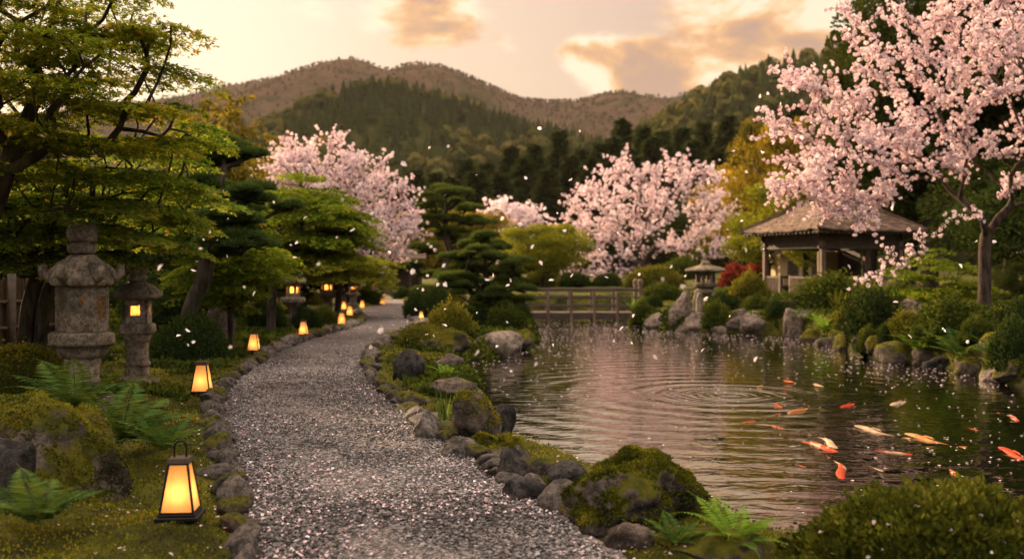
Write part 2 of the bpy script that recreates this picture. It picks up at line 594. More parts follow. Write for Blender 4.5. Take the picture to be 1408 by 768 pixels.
def gravel_mat():
    m, t = new_mat('gravel')
    co = t.add('ShaderNodeTexCoord').outputs['Object']
    v = t.add('ShaderNodeTexVoronoi', {'Vector': co, 'Scale': 62.0, 'Randomness': 1.0})
    r = t.add('ShaderNodeSeparateColor', {0: v.outputs['Color']})
    c = t.ramp(r.outputs[0], [(0, (.05, .045, .046)), (0.5, (.16, .143, .143)), (0.85, (.31, .28, .28)), (1, (.52, .47, .47))])
    n = t.noise(co, 1.4, 5, 0.6)
    c = t.mix(1.0, c, t.ramp(n, [(0.3, (.55, .54, .53)), (0.7, (.98, .95, .94))]), 'MULTIPLY')
    h = t.math('SUBTRACT', 1.0, v.outputs['Distance'])
    out(t, princ(t, c, 0.9, bump(t, h, 1.0, 0.02), 0.15))
    return m


M['gravel'] = gravel_mat()


def pebble_mat():
    m, t = new_mat('pebble')
    a = t.add('ShaderNodeAttribute', attribute_name='tint').outputs['Fac']
    c = t.ramp(a, [(0, (.022, .021, .022)), (0.5, (.098, .090, .091)), (0.85, (.21, .192, .192)), (1, (.38, .35, .35))])
    out(t, princ(t, c, 0.85, None, 0.2))
    return m


M['pebble'] = pebble_mat()


def paper_mat(name, emit, col=(1.0, 0.62, 0.24)):
    m, t = new_mat(name)
    co = t.add('ShaderNodeTexCoord').outputs['Object']
    n = t.noise(co, 40, 4, 0.6)
    c = t.mix(n, (.56, .31, .125), (.66, .39, .17))
    tr = t.add('ShaderNodeBsdfTranslucent', {'Color': c}).outputs[0]
    df = t.add('ShaderNodeBsdfDiffuse', {'Color': c}).outputs[0]
    s = t.add('ShaderNodeMixShader', {0: 0.75, 1: df, 2: tr}).outputs[0]
    e = t.add('ShaderNodeEmission', {'Color': (*col, 1), 'Strength': emit}).outputs[0]
    tp = t.add('ShaderNodeBsdfTransparent', {'Color': (1.0, .72, .40, 1)}).outputs[0]
    s = t.add('ShaderNodeMixShader', {0: 0.40, 1: s, 2: tp}).outputs[0]
    out(t, t.add('ShaderNodeAddShader', {0: s, 1: e}).outputs[0])
    return m


def emit_mat(name, col, st):
    m, t = new_mat(name)
    out(t, t.add('ShaderNodeEmission', {'Color': (*col, 1), 'Strength': st}).outputs[0])
    return m


M['paper'] = paper_mat('lantern_paper', 0.06, (1.0, 0.50, 0.15))
M['flame'] = emit_mat('lantern_flame', (1.0, 0.50, 0.14), 2.2)
M['glow'] = emit_mat('lantern_shade_glow', (1.0, 0.42, 0.10), 1.6)

RIPPLE_PX = (1005, 543)


def water_mat(cx, cy):
    m, t = new_mat('pond_water')
    co = t.add('ShaderNodeTexCoord').outputs['Object']
    rel = t.add('ShaderNodeVectorMath', {0: co, 1: (cx, cy, 0)}, operation='SUBTRACT').outputs[0]
    rel = t.add('ShaderNodeVectorMath', {0: rel, 1: (1, 1, 0)}, operation='MULTIPLY').outputs[0]
    r = t.add('ShaderNodeVectorMath', {0: rel}, operation='LENGTH').outputs['Value']
    wob = t.noise(co, 0.55, 3, 0.5)
    wob2 = t.noise(co, 2.2, 3, 0.5)
    ph = t.math('ADD', t.math('MULTIPLY', r, 2 * PI / 0.52), t.math('ADD', t.math('MULTIPLY', wob, 5.5), t.math('MULTIPLY', wob2, 1.4)))
    w = t.math('SINE', ph)
    env = t.math('MULTIPLY', t.maprange(r, 3.6, 0.7, 0.34, 1.0), t.maprange(t.noise(co, 0.9, 4, 0.6), 0.38, 0.62, 0.30, 1.0))
    big = t.math('MULTIPLY', t.math('MULTIPLY', w, env), 0.0066)
    ph2 = t.math('ADD', t.math('MULTIPLY', r, 2 * PI / 0.15), t.math('MULTIPLY', t.noise(co, 3.0, 3), 7.0))
    small = t.math('MULTIPLY', t.math('MULTIPLY', t.math('SINE', ph2), t.maprange(r, 1.9, 0.3)), 0.0034)
    st = t.add('ShaderNodeVectorMath', {0: co, 1: (1.0, 1.9, 1.0)}, operation='MULTIPLY').outputs[0]
    chop = t.math('MULTIPLY', t.noise(st, 2.6, 3, 0.5, 0.6), 0.0095)
    fine = t.math('MULTIPLY', t.noise(st, 9.0, 2, 0.5), 0.0006)
    h = t.math('ADD', t.math('ADD', big, small), t.math('ADD', chop, fine))
    nb = t.add('ShaderNodeBump', {'Height': h, 'Strength': 1.0, 'Distance': 1.0}).outputs[0]
    fr = t.add('ShaderNodeFresnel', {'IOR': 1.36, 'Normal': nb}).outputs[0]
    fr = t.math('MULTIPLY', t.math('POWER', fr, 0.74), 1.24, clamp=True)
    tr = t.add('ShaderNodeBsdfTransparent', {'Color': (.46, .48, .34, 1)}).outputs[0]
    gl = t.add('ShaderNodeBsdfGlossy', {'Color': (.96, .95, .92, 1), 'Roughness': 0.02, 'Normal': nb}).outputs[0]
    out(t, t.add('ShaderNodeMixShader', {0: fr, 1: tr, 2: gl}).outputs[0])
    return m


# ------------------------------------------------------------------ layout: pixels of the photograph to places in the garden
WZ = -0.30


def on(px, py, z):
    d = (CZ - z) * F0 / (py - HY)
    return ((px - CX) / F0 * d, d)


def at(px, py, d):
    return np.array([(px - CX) / F0 * d, d, CZ + (HY - py) / F0 * d])


pond_px = [(1010, 752), (1060, 775), (1150, 792), (1408, 815)]
pond = [on(a, b, WZ) for a, b in pond_px] + [(4.6, 5.6), (7.5, 8.0), (9.2, 12.0)]
pond += [on(a, b, WZ) for a, b in [(1408, 532), (1340, 515), (1280, 503), (1205, 494), (1140, 474), (1085, 463), (1010, 459), (940, 456), (885, 449), (872, 441), (868, 434), (700, 433), (690, 438), (712, 450), (742, 463), (722, 480), (690, 491), (655, 494), (636, 506), (648, 524), (668, 545), (674, 572), (674, 598), (692, 618), (738, 642), (805, 670), (925, 702), (985, 730)]]
pond = np.array(pond)

left_px = [(345, 768), (333, 715), (322, 660), (308, 600), (300, 562), (315, 530), (346, 508), (386, 482), (440, 462), (478, 452), (497, 444), (500, 436), (493, 429), (503, 422), (528, 416), (538, 407)]
right_px = [(845, 768), (800, 738), (752, 694), (690, 660), (640, 622), (590, 590), (548, 560), (516, 528), (502, 505), (504, 488), (516, 474), (540, 462), (560, 456), (575, 445), (552, 432), (556, 418), (556, 407)]
lp = np.array([(-1.2, 1.0), (-1.3, 3.5)] + [on(a, b, 0) for a, b in left_px] + [(-4.6, 62.0)])
rp = np.array([(0.75, 1.0), (0.72, 3.5)] + [on(a, b, 0) for a, b in right_px] + [(-3.6, 62.0)])


def resample(P, step):
    P = np.asarray(P, float)
    # Catmull-Rom smoothing, then even steps
    Q = np.vstack([P[0] * 2 - P[1], P, P[-1] * 2 - P[-2]])
    o = []
    for i in range(1, len(Q) - 2):
        for u in np.linspace(0, 1, 12, endpoint=False):
            a, b, c, d = Q[i - 1:i + 3]
            o.append(0.5 * (2 * b + (c - a) * u + (2 * a - 5 * b + 4 * c - d) * u * u + (3 * b - a - 3 * c + d) * u ** 3))
    o.append(P[-1])
    o = np.array(o)
    s = np.concatenate([[0], np.cumsum(np.linalg.norm(np.diff(o, axis=0), axis=1))])
    k = np.arange(0, s[-1], step)
    return np.stack([np.interp(k, s, o[:, j]) for j in range(P.shape[1])], 1)


lps, rps = resample(lp, 0.12), resample(rp, 0.12)
path_poly = np.vstack([lps, rps[::-1]])
pond_s = resample(np.vstack([pond, pond[:1]]), 0.2)


def sdf(poly, X, Y):
    """signed distance, negative inside"""
    P = np.stack([X.ravel(), Y.ravel()], 1)
    A, B = poly, np.roll(poly, -1, 0)
    best = np.full(len(P), 1e9)
    inside = np.zeros(len(P), bool)
    for a, b in zip(A, B):
        e = b - a
        w = P - a
        tt = np.clip((w @ e) / max(e @ e, 1e-12), 0, 1)
        d = np.hypot(w[:, 0] - e[0] * tt, w[:, 1] - e[1] * tt)
        best = np.minimum(best, d)
        if a[1] != b[1]:
            c = (a[1] > P[:, 1]) != (b[1] > P[:, 1])
            inside ^= c & (P[:, 0] < (b[0] - a[0]) * (P[:, 1] - a[1]) / (b[1] - a[1]) + a[0])
    return np.where(inside, -best, best).reshape(X.shape)


def sm(x, a, b):
    t = np.clip((x - a) / (b - a), 0, 1)
    return t * t * (3 - 2 * t)


def far_cheap(X, Y):
    return (np.abs(X) > 20) | (Y > 66) | (Y < 0.5)


def H(X, Y):
    X, Y = np.asarray(X, float), np.asarray(Y, float)
    shp = X.shape
    x, y = X.ravel(), Y.ravel()
    near = ~far_cheap(x, y)
    sp, sg = np.full(x.shape, 50.0), np.full(x.shape, 50.0)
    if near.any():
        sp[near] = sdf(pond_s[::2], x[near], y[near])
        sg[near] = sdf(path_poly[::2], x[near], y[near])
    p3 = np.stack([x, y, np.zeros_like(x)], 1)
    n = np.where(near, fbm(p3 * 0.9, 3, 4) * 0.07 + fbm(p3 * 3.1, 8, 3) * 0.025, 0.0)
    right = sm(x - 0.10 * y, 2.2, 4.6) * sm(y, 8, 14)            # the raised right bank
    back = sm(y, 29, 34) * (1 - right) * sm(x, -2.5, -0.5)
    left = sm(-x - 0.16 * y, 2.2, 5.0) * 0.22
    h = 0.05 + right * (0.22 + 0.38 * sm(sp, 0.2, 3.2)) + back * 0.3 + left + n
    h = np.where(y > 40, h + sm(y, 40, 90) * 0.6, h)
    # path cut
    k = sm(sg, -0.02, 0.30)
    h = h * k + (-0.03) * (1 - k)
    # pond basin
    k = sm(sp, -0.30, 0.28)
    h = h * k + (-0.85) * (1 - k)
    return h.reshape(shp)


def hz(x, y):
    return float(H(np.array([x]), np.array([y]))[0])


def hit(px, py, dmin=3.0, dmax=90.0):
    """the ground point seen at a pixel"""
    d = np.concatenate([np.arange(dmin, 30, 0.05), np.arange(30, dmax, 0.2)])
    x, z = (px - CX) / F0 * d, CZ + (HY - py) / F0 * d
    g = H(x, d)
    k = np.argmax(z <= g) if (z <= g).any() else len(d) - 1
    return np.array([x[k], d[k], g[k]])


# ------------------------------------------------------------------ ground, path, water
def build_ground():
    def geo(a, b, n):
        return a + (b - a) * (np.linspace(0, 1, n) ** 3)
    xs = np.concatenate([geo(-15, -4000, 26)[::-1][:-1], np.arange(-15, 17, 0.13), geo(17, 4000, 26)])
    ys = np.concatenate([geo(1.5, -600, 14)[::-1][:-1], np.arange(1.5, 20, 0.11), np.arange(20, 46, 0.22), geo(46, 6000, 34)])
    X, Y = np.meshgrid(xs, ys, indexing='ij')
    Z = H(X, Y)
    V = np.stack([X, Y, Z], -1).reshape(-1, 3)
    ny = len(ys)
    i, j = np.meshgrid(np.arange(len(xs) - 1), np.arange(ny - 1), indexing='ij')
    a = (i * ny + j).ravel()
    a_ = Acc().add(V, np.stack([a, a + ny, a + ny + 1, a + 1], 1))
    o = a_.obj('ground', M['ground'], smooth=True)
    tag(o, 'mossy garden ground rising into low banks round the pond', 'ground', kind='structure')


def build_path():
    n = min(len(lps), len(rps))
    L = resample(lp, 0.12)
    s = np.linspace(0, 1, 420)

    def par(P):
        d = np.concatenate([[0], np.cumsum(np.linalg.norm(np.diff(P, axis=0), axis=1))])
        d /= d[-1]
        return np.stack([np.interp(s, d, P[:, k]) for k in (0, 1)], 1)
    A, B = par(lps), par(rps)
    w = np.linspace(-0.04, 1.04, 26)
    V = A[:, None] * (1 - w)[None, :, None] + B[:, None] * w[None, :, None]
    z = 0.012 * (1 - (2 * w - 1) ** 2)[None] + fbm(np.concatenate([V.reshape(-1, 2) * 2.5, np.zeros((V.shape[0] * 26, 1))], 1), 5, 3).reshape(V.shape[:2]) * 0.008
    V3 = np.concatenate([V, z[..., None]], -1).reshape(-1, 3)
    i, j = np.meshgrid(np.arange(419), np.arange(25), indexing='ij')
    a = (i * 26 + j).ravel()
    o = Acc().add(V3, np.stack([a, a + 1, a + 27, a + 26], 1)).obj('gravel_path', M['gravel'], smooth=True)
    tag(o, 'curved grey gravel path strewn with cherry petals', 'path', kind='structure')


def build_water():
    c = on(*RIPPLE_PX, WZ)
    M['water'] = water_mat(*c)
    x0, x1, y0, y1 = -2.5, 11.0, 4.2, 39.0
    xs, ys = np.linspace(x0, x1, 30), np.linspace(y0, y1, 60)
    X, Y = np.meshgrid(xs, ys, indexing='ij')
    S = sdf(pond_s[::2], X, Y)
    V = np.stack([X, Y, np.full_like(X, WZ)], -1).reshape(-1, 3)
    i, j = np.meshgrid(np.arange(29), np.arange(59), indexing='ij')
    a = (i * 60 + j).ravel()
    Fq = np.stack([a, a + 60, a + 61, a + 1], 1)
    keep = (S.ravel()[Fq] < 0.9).any(1)
    o = Acc().add(V, Fq[keep]).obj('pond_water', M['water'])
    tag(o, 'dark still pond with ring ripples and floating petals', 'pond', kind='structure')


build_ground()
build_path()
build_water()


# ------------------------------------------------------------------ hills
def hill(name, ridge_px, D, depth, base_z, seed, mat, label, gully=0.10, nx=220, nv=70, front_min=-0.12):
    """a ridge with its own distance, size and depth; the slope faces the garden"""
    rp_ = np.array(ridge_px, float)
    px = np.linspace(rp_[0, 0], rp_[-1, 0], nx)
    py = np.interp(px, rp_[:, 0], rp_[:, 1])
    X = (px - CX) / F0 * D
    Z = CZ + (HY - py) / F0 * D
    v = np.linspace(-0.55, 1.0, nv)                                # 0 = ridge, 1 = foot at the front, <0 behind
    XX, VV = np.meshgrid(X, v, indexing='ij')
    ZZ = np.repeat(Z[:, None], nv, 1)
    YY = D - VV * depth
    prof = np.where(VV >= 0, 1 - sm(VV, 0, 1) * 0.55 - VV * 0.45, 1 - 0.75 * sm(-VV, 0, 0.55))
    q = np.stack([XX / depth * 3.2, YY / depth * 3.2, np.zeros_like(XX)], -1).reshape(-1, 3)
    g = (1 - np.abs(fbm(q, seed, 4))).reshape(XX.shape) - 0.6
    amp = gully * ZZ * np.clip(np.abs(VV) * 4, 0.05, 1) * (1 - np.clip(VV, 0, 1) ** 3)
    ZZ = base_z + (ZZ - base_z) * prof + g * amp
    ZZ = np.minimum(ZZ, base_z + (np.repeat(Z[:, None], nv, 1) - base_z) * np.where(VV >= 0, YY / D, 1.0) * 0.995 + 0.02 * D / F0)
    V = np.stack([XX, YY, ZZ], -1).reshape(-1, 3)
    i, j = np.meshgrid(np.arange(nx - 1), np.arange(nv - 1), indexing='ij')
    a = (i * nv + j).ravel()
    Fq = np.stack([a, a + 1, a + nv + 1, a + nv], 1)
    o = Acc().add(V, Fq).obj(name, mat, smooth=True)
    tag(o, label, 'mountain', kind='structure')
    front = (VV > front_min)
    tri = np.concatenate([Fq[:, [0, 1, 2]], Fq[:, [0, 2, 3]]])
    tri = tri[front.ravel()[tri].all(1)]
    return V, tri


def hill_mat(name, stops, sc_):
    m, t = new_mat(name)
    co = t.add('ShaderNodeTexCoord').outputs['Object']
    n = t.noise(co, sc_, 8, 0.65, 0.3)
    c = t.ramp(n, stops)
    out(t, princ(t, c, 0.95, bump(t, t.noise(co, sc_ * 6, 5, 0.7), 1.0, 4.0), 0.0))
    return m


M['mount'] = hill_mat('mountain_woodland', [(0.36, (.012, .017, .008)), (0.46, (.035, .032, .016)), (0.53, (.085, .052, .036)), (0.60, (.05, .034, .026)), (0.68, (.085, .07, .030))], 0.012)
M['slope'] = hill_mat('hill_woodland', [(0.3, (.014, .020, .008)), (0.5, (.030, .036, .012)), (0.7, (.07, .06, .02))], 0.03)


def conifer_low(seed, nl=5, k=7):
    r = np.random.default_rng(seed)
    a = Acc()
    for l in range(nl):
        z0, z1 = 0.06 + l / nl * 0.80, 0.06 + (l + 1.75) / nl * 0.80
        z1 = min(z1, 1.0)
        R_ = 0.23 * (1 - l / nl) ** 0.8 + 0.02
        th = np.arange(k) * 2 * PI / k + r.random() * 6
        rr = R_ * (0.65 + 0.6 * r.random(k))
        V = np.vstack([np.stack([np.cos(th) * rr, np.sin(th) * rr, z0 - 0.03 + 0.05 * r.random(k)], 1), [[0, 0, z1]]])
        a.add(V, [[i, (i + 1) % k, k] for i in range(k)], np.concatenate([0.12 * r.random(k) + .05, [0.28]]))
    return np.concatenate(a.V), np.concatenate(a.F), np.concatenate(a.T)


def round_low(seed, n=70):
    r = np.random.default_rng(seed)
    d = rdir(n, r)
    d[:, 2] = np.abs(d[:, 2]) * 1.1 - 0.25
    c = d * (0.55 + 0.45 * r.random((n, 1))) * np.array([0.36, 0.36, 0.42]) + np.array([0, 0, 0.52])
    a = Acc()
    s = perp(d, r)
    kites(a, c - s * 0.12, s, np.cross(d, s), (0.26 + 0.1 * r.random(n)) * (34 / n) ** .35, 0.12 * (34 / n) ** .35, 0.1 + 0.3 * (d[:, 2] > 0.2) + 0.1 * r.random(n))
    return np.concatenate(a.V), np.concatenate(a.F), np.concatenate(a.T)


def forest(name, V, tri, n, hmin, hmax, protos, mat, label, seed, tintf):
    r = np.random.default_rng(seed)
    P, N = sample_surface(V, tri, n, r)
    pn = fbm(P * np.array([1, 1, 1]) / (hmax * 7), seed, 4)
    a = Acc()
    kind = (fbm(P / (hmax * 4.5), seed + 5, 3) + 0.35 * r.normal(size=n)) > 0.12
    for q in range(len(protos)):
        pv, pf, pt = protos[q]
        sel = np.where((kind.astype(int) * (len(protos) // 2) + r.integers(0, len(protos) // 2, n)) == q)[0]
        if not len(sel):
            continue
        hgt = hmin + (hmax - hmin) * r.random(len(sel))
        th = r.random(len(sel)) * 2 * PI
        c, s = np.cos(th)[:, None], np.sin(th)[:, None]
        W = np.stack([pv[None, :, 0] * c - pv[None, :, 1] * s, pv[None, :, 0] * s + pv[None, :, 1] * c, np.repeat(pv[None, :, 2], len(sel), 0)], -1) * hgt[:, None, None]
        W = W + (P[sel] - np.array([0, 0, 0.1]) * hgt[:, None])[:, None]
        T = np.clip(pt[None] + (tintf(pn[sel], kind[sel]) + 0.06 * r.normal(size=len(sel)))[:, None], 0, 1)
        a.add(W.reshape(-1, 3), (pf[None] + (np.arange(len(sel)) * len(pv))[:, None, None]).reshape(-1, pf.shape[1]), T.ravel())
    o = a.obj(name, mat)
    return tag(o, label, 'forest', kind='stuff')


con = [conifer_low(s, 5, 7) for s in (1, 2, 3)]
rnd = [round_low(s) for s in (4, 5, 6)]
con_s = [conifer_low(s, 3, 5) for s in (7, 8)]
rnd_s = [round_low(s, 26) for s in (9, 10)]

V1, T1 = hill('mountain', [(-900, 300), (-500, 250), (-200, 200), (60, 165), (200, 140), (290, 124), (330, 116), (375, 110), (402, 100), (430, 91), (455, 83), (480, 79), (502, 83), (522, 92), (538, 96), (556, 90), (580, 86), (606, 90), (640, 102), (680, 120), (715, 136), (745, 139), (790, 139), (815, 133), (838, 127), (860, 125), (885, 130), (920, 134), (950, 127), (985, 130), (1060, 120), (1200, 150), (1500, 160), (1900, 260), (2300, 320)],
              1250, 620, 0, 21, M['mount'], 'hazy purple brown mountain ridge at the back', 0.16, 320, 80, -0.01)
V2, T2 = hill('wooded_hill', [(-700, 330), (-200, 290), (100, 262), (300, 240), (380, 205), (440, 168), (480, 146), (515, 134), (545, 129), (580, 137), (620, 150), (660, 163), (700, 178), (740, 190), (790, 204), (840, 222), (900, 250), (1000, 300), (1150, 350)],
              520, 330, 0, 33, M['slope'], 'dark green wooded hill in front of the mountain ridge', 0.10, 200, 60)
V3, T3 = hill('valley_hill', [(820, 262), (855, 222), (885, 196), (920, 172), (960, 148), (1000, 128), (1040, 112), (1080, 102), (1130, 94), (1200, 84), (1320, 60), (1500, 40), (1900, 90), (2400, 250)],
              380, 230, 0, 47, M['slope'], 'wooded hillside rising to the right behind the pavilion', 0.08, 160, 60)
forest('mountain_forest', V1, T1, 32000, 3.5, 6, con_s + rnd_s, M['far_forest'], 'bare and budding woodland on the far mountain', 61,
       lambda p, k: 0.30 + 0.35 * p + np.where(k, 0.18, -0.22))
forest('hill_forest', V2, T2, 6500, 7, 12.5, con + rnd, M['hill_forest'], 'conifers and budding trees covering the nearer hill', 62,
       lambda p, k: 0.10 + 0.22 * p + np.where(k, 0.18, 0.0))
forest('valley_forest', V3, T3, 3800, 7, 12, con + rnd, M['hill_forest'], 'conifers with a few pale trees on the right hillside', 63,
       lambda p, k: 0.10 + 0.22 * p + np.where(k, 0.16, 0.0))


# ------------------------------------------------------------------ evening haze
def build_haze():
    m, t = new_mat('haze')
    v = t.add('ShaderNodeVolumePrincipled', {'Color': (1.0, .86, .74, 1), 'Density': 0.000055, 'Anisotropy': 0.0}).outputs[0]
    t.add('ShaderNodeOutputMaterial', {'Volume': v})
    a = Acc()
    box(a, (0, 1100, 160), (3600, 2300, 340))
    tag(a.obj('haze', m), 'pale warm evening haze between the garden and the mountains', 'haze', kind='stuff')


build_haze()


# ------------------------------------------------------------------ rocks
def rock_geo(seed, sub=3, cuts=5, rough=0.16, fine=0.05, flat=0.0):
    r = np.random.default_rng(seed)
    V, Fq = ICO[sub]
    V = V.copy()
    for _ in range(cuts):
        n = rdir(1, r)[0]
        o = 0.52 + 0.3 * r.random()
        d = V @ n
        V = V - np.where(d > o, (d - o) * 0.88, 0)[:, None] * n
    V = V + unit(V) * (fbm(V * 1.5, seed, 4) * rough + fbm(V * 6, seed + 3, 3) * fine)[:, None]
    if flat:
        V = V + unit(V) * (np.maximum(0, fbm(V * 3.4, seed + 21, 3)) * .13 * np.clip(V[:, 2] + .5, 0, 1))[:, None]
        V[:, 2] = np.where(V[:, 2] > flat, flat + (V[:, 2] - flat) * 0.5, V[:, 2])
    return V, Fq


def rock(name, px, py, wpx, hpx, mat, label, seed, cat='rock', depth=0.8, sub=4, group=None, d=None, rz=None, sink=0.25, flat=0.0, tilt=0.0, moss=0, cuts=6, rough=0.16, z=None):
    """a rock seen at a pixel box: px centre, py foot, width and height in photo pixels"""
    if d is None:
        p = hit(px, py)
        if z is not None:
            x_, d_ = on(px, py, z)
            p = np.array([x_, d_, z])
    else:
        p = at(px, py, d)
    dd = p[1]
    w, h = wpx / F0 * dd, hpx / F0 * dd
    V, Fq = rock_geo(seed, sub, cuts, rough, 0.05, flat)
    V = V / np.array([np.ptp(V[:, 0]), np.ptp(V[:, 1]), np.ptp(V[:, 2])])
    V[:, 2] -= V[:, 2].min()
    V[:, 0] -= (V[:, 0].max() + V[:, 0].min()) / 2
    H_ = h / (1 - sink)
    lo_ = np.clip(1 - V[:, 2] / .55, 0, 1)
    V[:, :2] *= (1 + .30 * lo_ * np.clip(1.6 - 2.2 * np.linalg.norm(V[:, :2], axis=1) - 0.1, 0, 1))[:, None]
    if flat:
        V[:, :2] *= (1.22 - .62 * np.clip(V[:, 2], 0, 1) ** 1.15)[:, None]
    V = V * np.array([w, w * depth, H_])
    V[:, 2] -= H_ * sink
    V[:, 0] += V[:, 2] * tilt
    a = Acc().add(V, Fq)
    off = w * depth * 0.42
    loc = (p[0] * (1 + off / dd), dd + off, p[2])
    o = a.obj(name, mat, smooth=True, loc=loc)
    tag(o, label, cat, group)
    if moss:
        P, N = sample_surface(V, Fq, moss)
        k = (N[:, 2] + 0.75 * fbm(P * 3.2 / max(w, .3), seed + 9, 4) > 0.28) & (P[:, 2] > 0.02)
        P, N = P[k], N[k]
        m = Acc()
        dirs = unit(N + 0.75 * rdir(len(P)))
        tn = np.clip(0.48 + 0.55 * fbm(P * 5 / max(w, .3), seed + 4, 4) + 0.16 * rng.normal(size=len(P)), 0, 1)
        kites(m, P - N * 0.004, dirs, perp(dirs), 0.016 + 0.016 * rng.random(len(P)), 0.0045, tn)
        m.obj('moss', M['moss_blade'], o)
    return o


EDGE_MESH = []
for s in range(9):
    V, Fq = rock_geo(300 + s, 3, 11, 0.10, 0.05)
    V = V / np.ptp(V, axis=0)
    V[:, 2] -= V[:, 2].min() + 0.30
    EDGE_MESH.append((V, Fq))
EDGE_ME = [Acc().add(V, Fq).mesh('edging_stone', M['edge_stone'] if k % 3 else M['mossy_edge'], True) for k, (V, Fq) in enumerate(EDGE_MESH)]


def edging(P, side, label, group, y0, y1, smin, smax, far):
    """stones set along one edge of the path"""
    s = np.concatenate([[0], np.cumsum(np.linalg.norm(np.diff(P, axis=0), axis=1))])
    k = np.interp(y0, P[:, 1], s)
    while True:
        x, y = np.interp(k, s, P[:, 0]), np.interp(k, s, P[:, 1])
        if y > y1:
            break
        x2, y2 = np.interp(k + 0.1, s, P[:, 0]), np.interp(k + 0.1, s, P[:, 1])
        ang = math.atan2(y2 - y, x2 - x)
        L = (smin + (smax - smin) * rng.random() ** 1.5) * (1 + far * max(0, y - 12) / 20)
        W, Hh = L * (0.55 + 0.4 * rng.random()), (.10 + .14 * rng.random()) * (.7 + L)
        n = (-math.sin(ang), math.cos(ang))
        o = (-0.05 + 0.07 * rng.random()) * side
        ob = bpy.data.objects.new('edging_stone', EDGE_ME[rng.integers(len(EDGE_ME))])
        COL.objects.link(ob)
        cx, cy = x + n[0] * (o + side * W * 0.3), y + n[1] * (o + side * W * 0.3)
        ob.location = (cx, cy, 0.0)
        ob.rotation_euler = (0.22 * rng.normal(), 0.22 * rng.normal(), ang + 0.35 * rng.normal() + (PI if rng.random() < .5 else 0))
        ob.scale = (L, W, Hh)
        tag(ob, label, 'stone', group)
        k += L * (0.82 + 0.18 * rng.random())


edging(lps, 1, 'small grey edging stone in the row along the lantern side of the gravel path', 'edging stones on the lantern side of the path', 5.0, 34, 0.17, 0.42, 0.5)
edging(rps, -1, 'small grey edging stone in the row along the pond side of the gravel path', 'edging stones on the pond side of the path', 6.2, 30, 0.18, 0.46, 0.4)

# near boulders and pond rocks
rock('mossy_boulder', 872, 730, 238, 92, M['mossy_rock'], 'big moss covered boulder by the path at the near corner of the pond', 411, 'boulder', 0.85, 5, moss=42000, cuts=1, rough=0.36, sink=0.36, flat=0.35)
rock('mossy_boulder', 30, 742, 370, 190, M['mossy_rock'], 'large mossy boulder beside the handled lantern, its slope running down to the moss', 423, 'boulder', 0.75, 5, moss=46000, cuts=0, rough=0.30, sink=0.34, d=6.1, flat=0.75)
rock('rock', 18, 690, 60, 85, M['rock_dark'], 'bare grey stone leaning against the large mossy boulder', 77, d=5.65)
for (px, py, w, h, s, mt, lb) in [
        (722, 697, 66, 36, 51, 'rock_dark', 'dark rounded stone at the path edge just left of the big mossy boulder'),
        (712, 662, 64, 42, 52, 'rock_dark', 'black lumpy stone behind the dark rounded one left of the big mossy boulder'),
        (632, 634, 62, 30, 53, 'edge_stone', 'flat topped pale stone in the pond side edging'),
        (590, 610, 42, 44, 54, 'edge_stone', 'tall upright stone in the pond side edging'),
        (562, 523, 46, 42, 55, 'rock_dark', 'black rounded standing stone on the mossy spit between path and pond'),
        (622, 548, 86, 26, 56, 'rock', 'flat slab rock lying on the mossy spit beside the pond'),
        (655, 602, 70, 62, 57, 'mossy_rock', 'mossy rock at the waterline of the spit'),
        (683, 490, 74, 32, 58, 'rock', 'broad grey rock at the tip of the far spit'),
        (712, 478, 50, 26, 59, 'mossy_rock', 'mossy rock behind the broad grey rock at the far spit'),
        (618, 508, 40, 22, 60, 'rock', 'low dark rock between the standing stone and the water'),
        (610, 480, 78, 28, 61, 'mossy_rock', 'rounded yellow mossy rock at the path bend'),
        (586, 452, 34, 14, 62, 'rock', 'small pale rock at the foot of the round hedges by the path'),
        (866, 762, 72, 34, 63, 'rock', 'brown stone in front of the big mossy boulder'),
        (985, 775, 170, 30, 64, 'mossy_edge', 'flat mossy stone below the near fern at the pond corner'),
        (300, 470, 44, 56, 65, 'rock', 'tall split stone behind the round azalea'),
        (745, 655, 40, 22, 66, 'mossy_edge', 'small mossy stone behind the near pond corner'),
        (700, 634, 56, 30, 67, 'mossy_rock', 'low mossy rock at the waterline below the spit'),
        (782, 664, 60, 26, 68, 'rock_dark', 'dark wet rock at the waterline behind the big mossy boulder'),
        (668, 622, 44, 24, 69, 'mossy_rock', 'mossy lump between the path edging and the spit waterline'),
        (690, 592, 40, 36, 70, 'rock_dark', 'dark rock standing in the water off the spit')]:
    rock('rock', px, py, w, h, M[mt], lb, s, sub=4, flat=0.3 if 'flat' in lb else 0.0, moss=5000 if mt == 'mossy_rock' else 0)
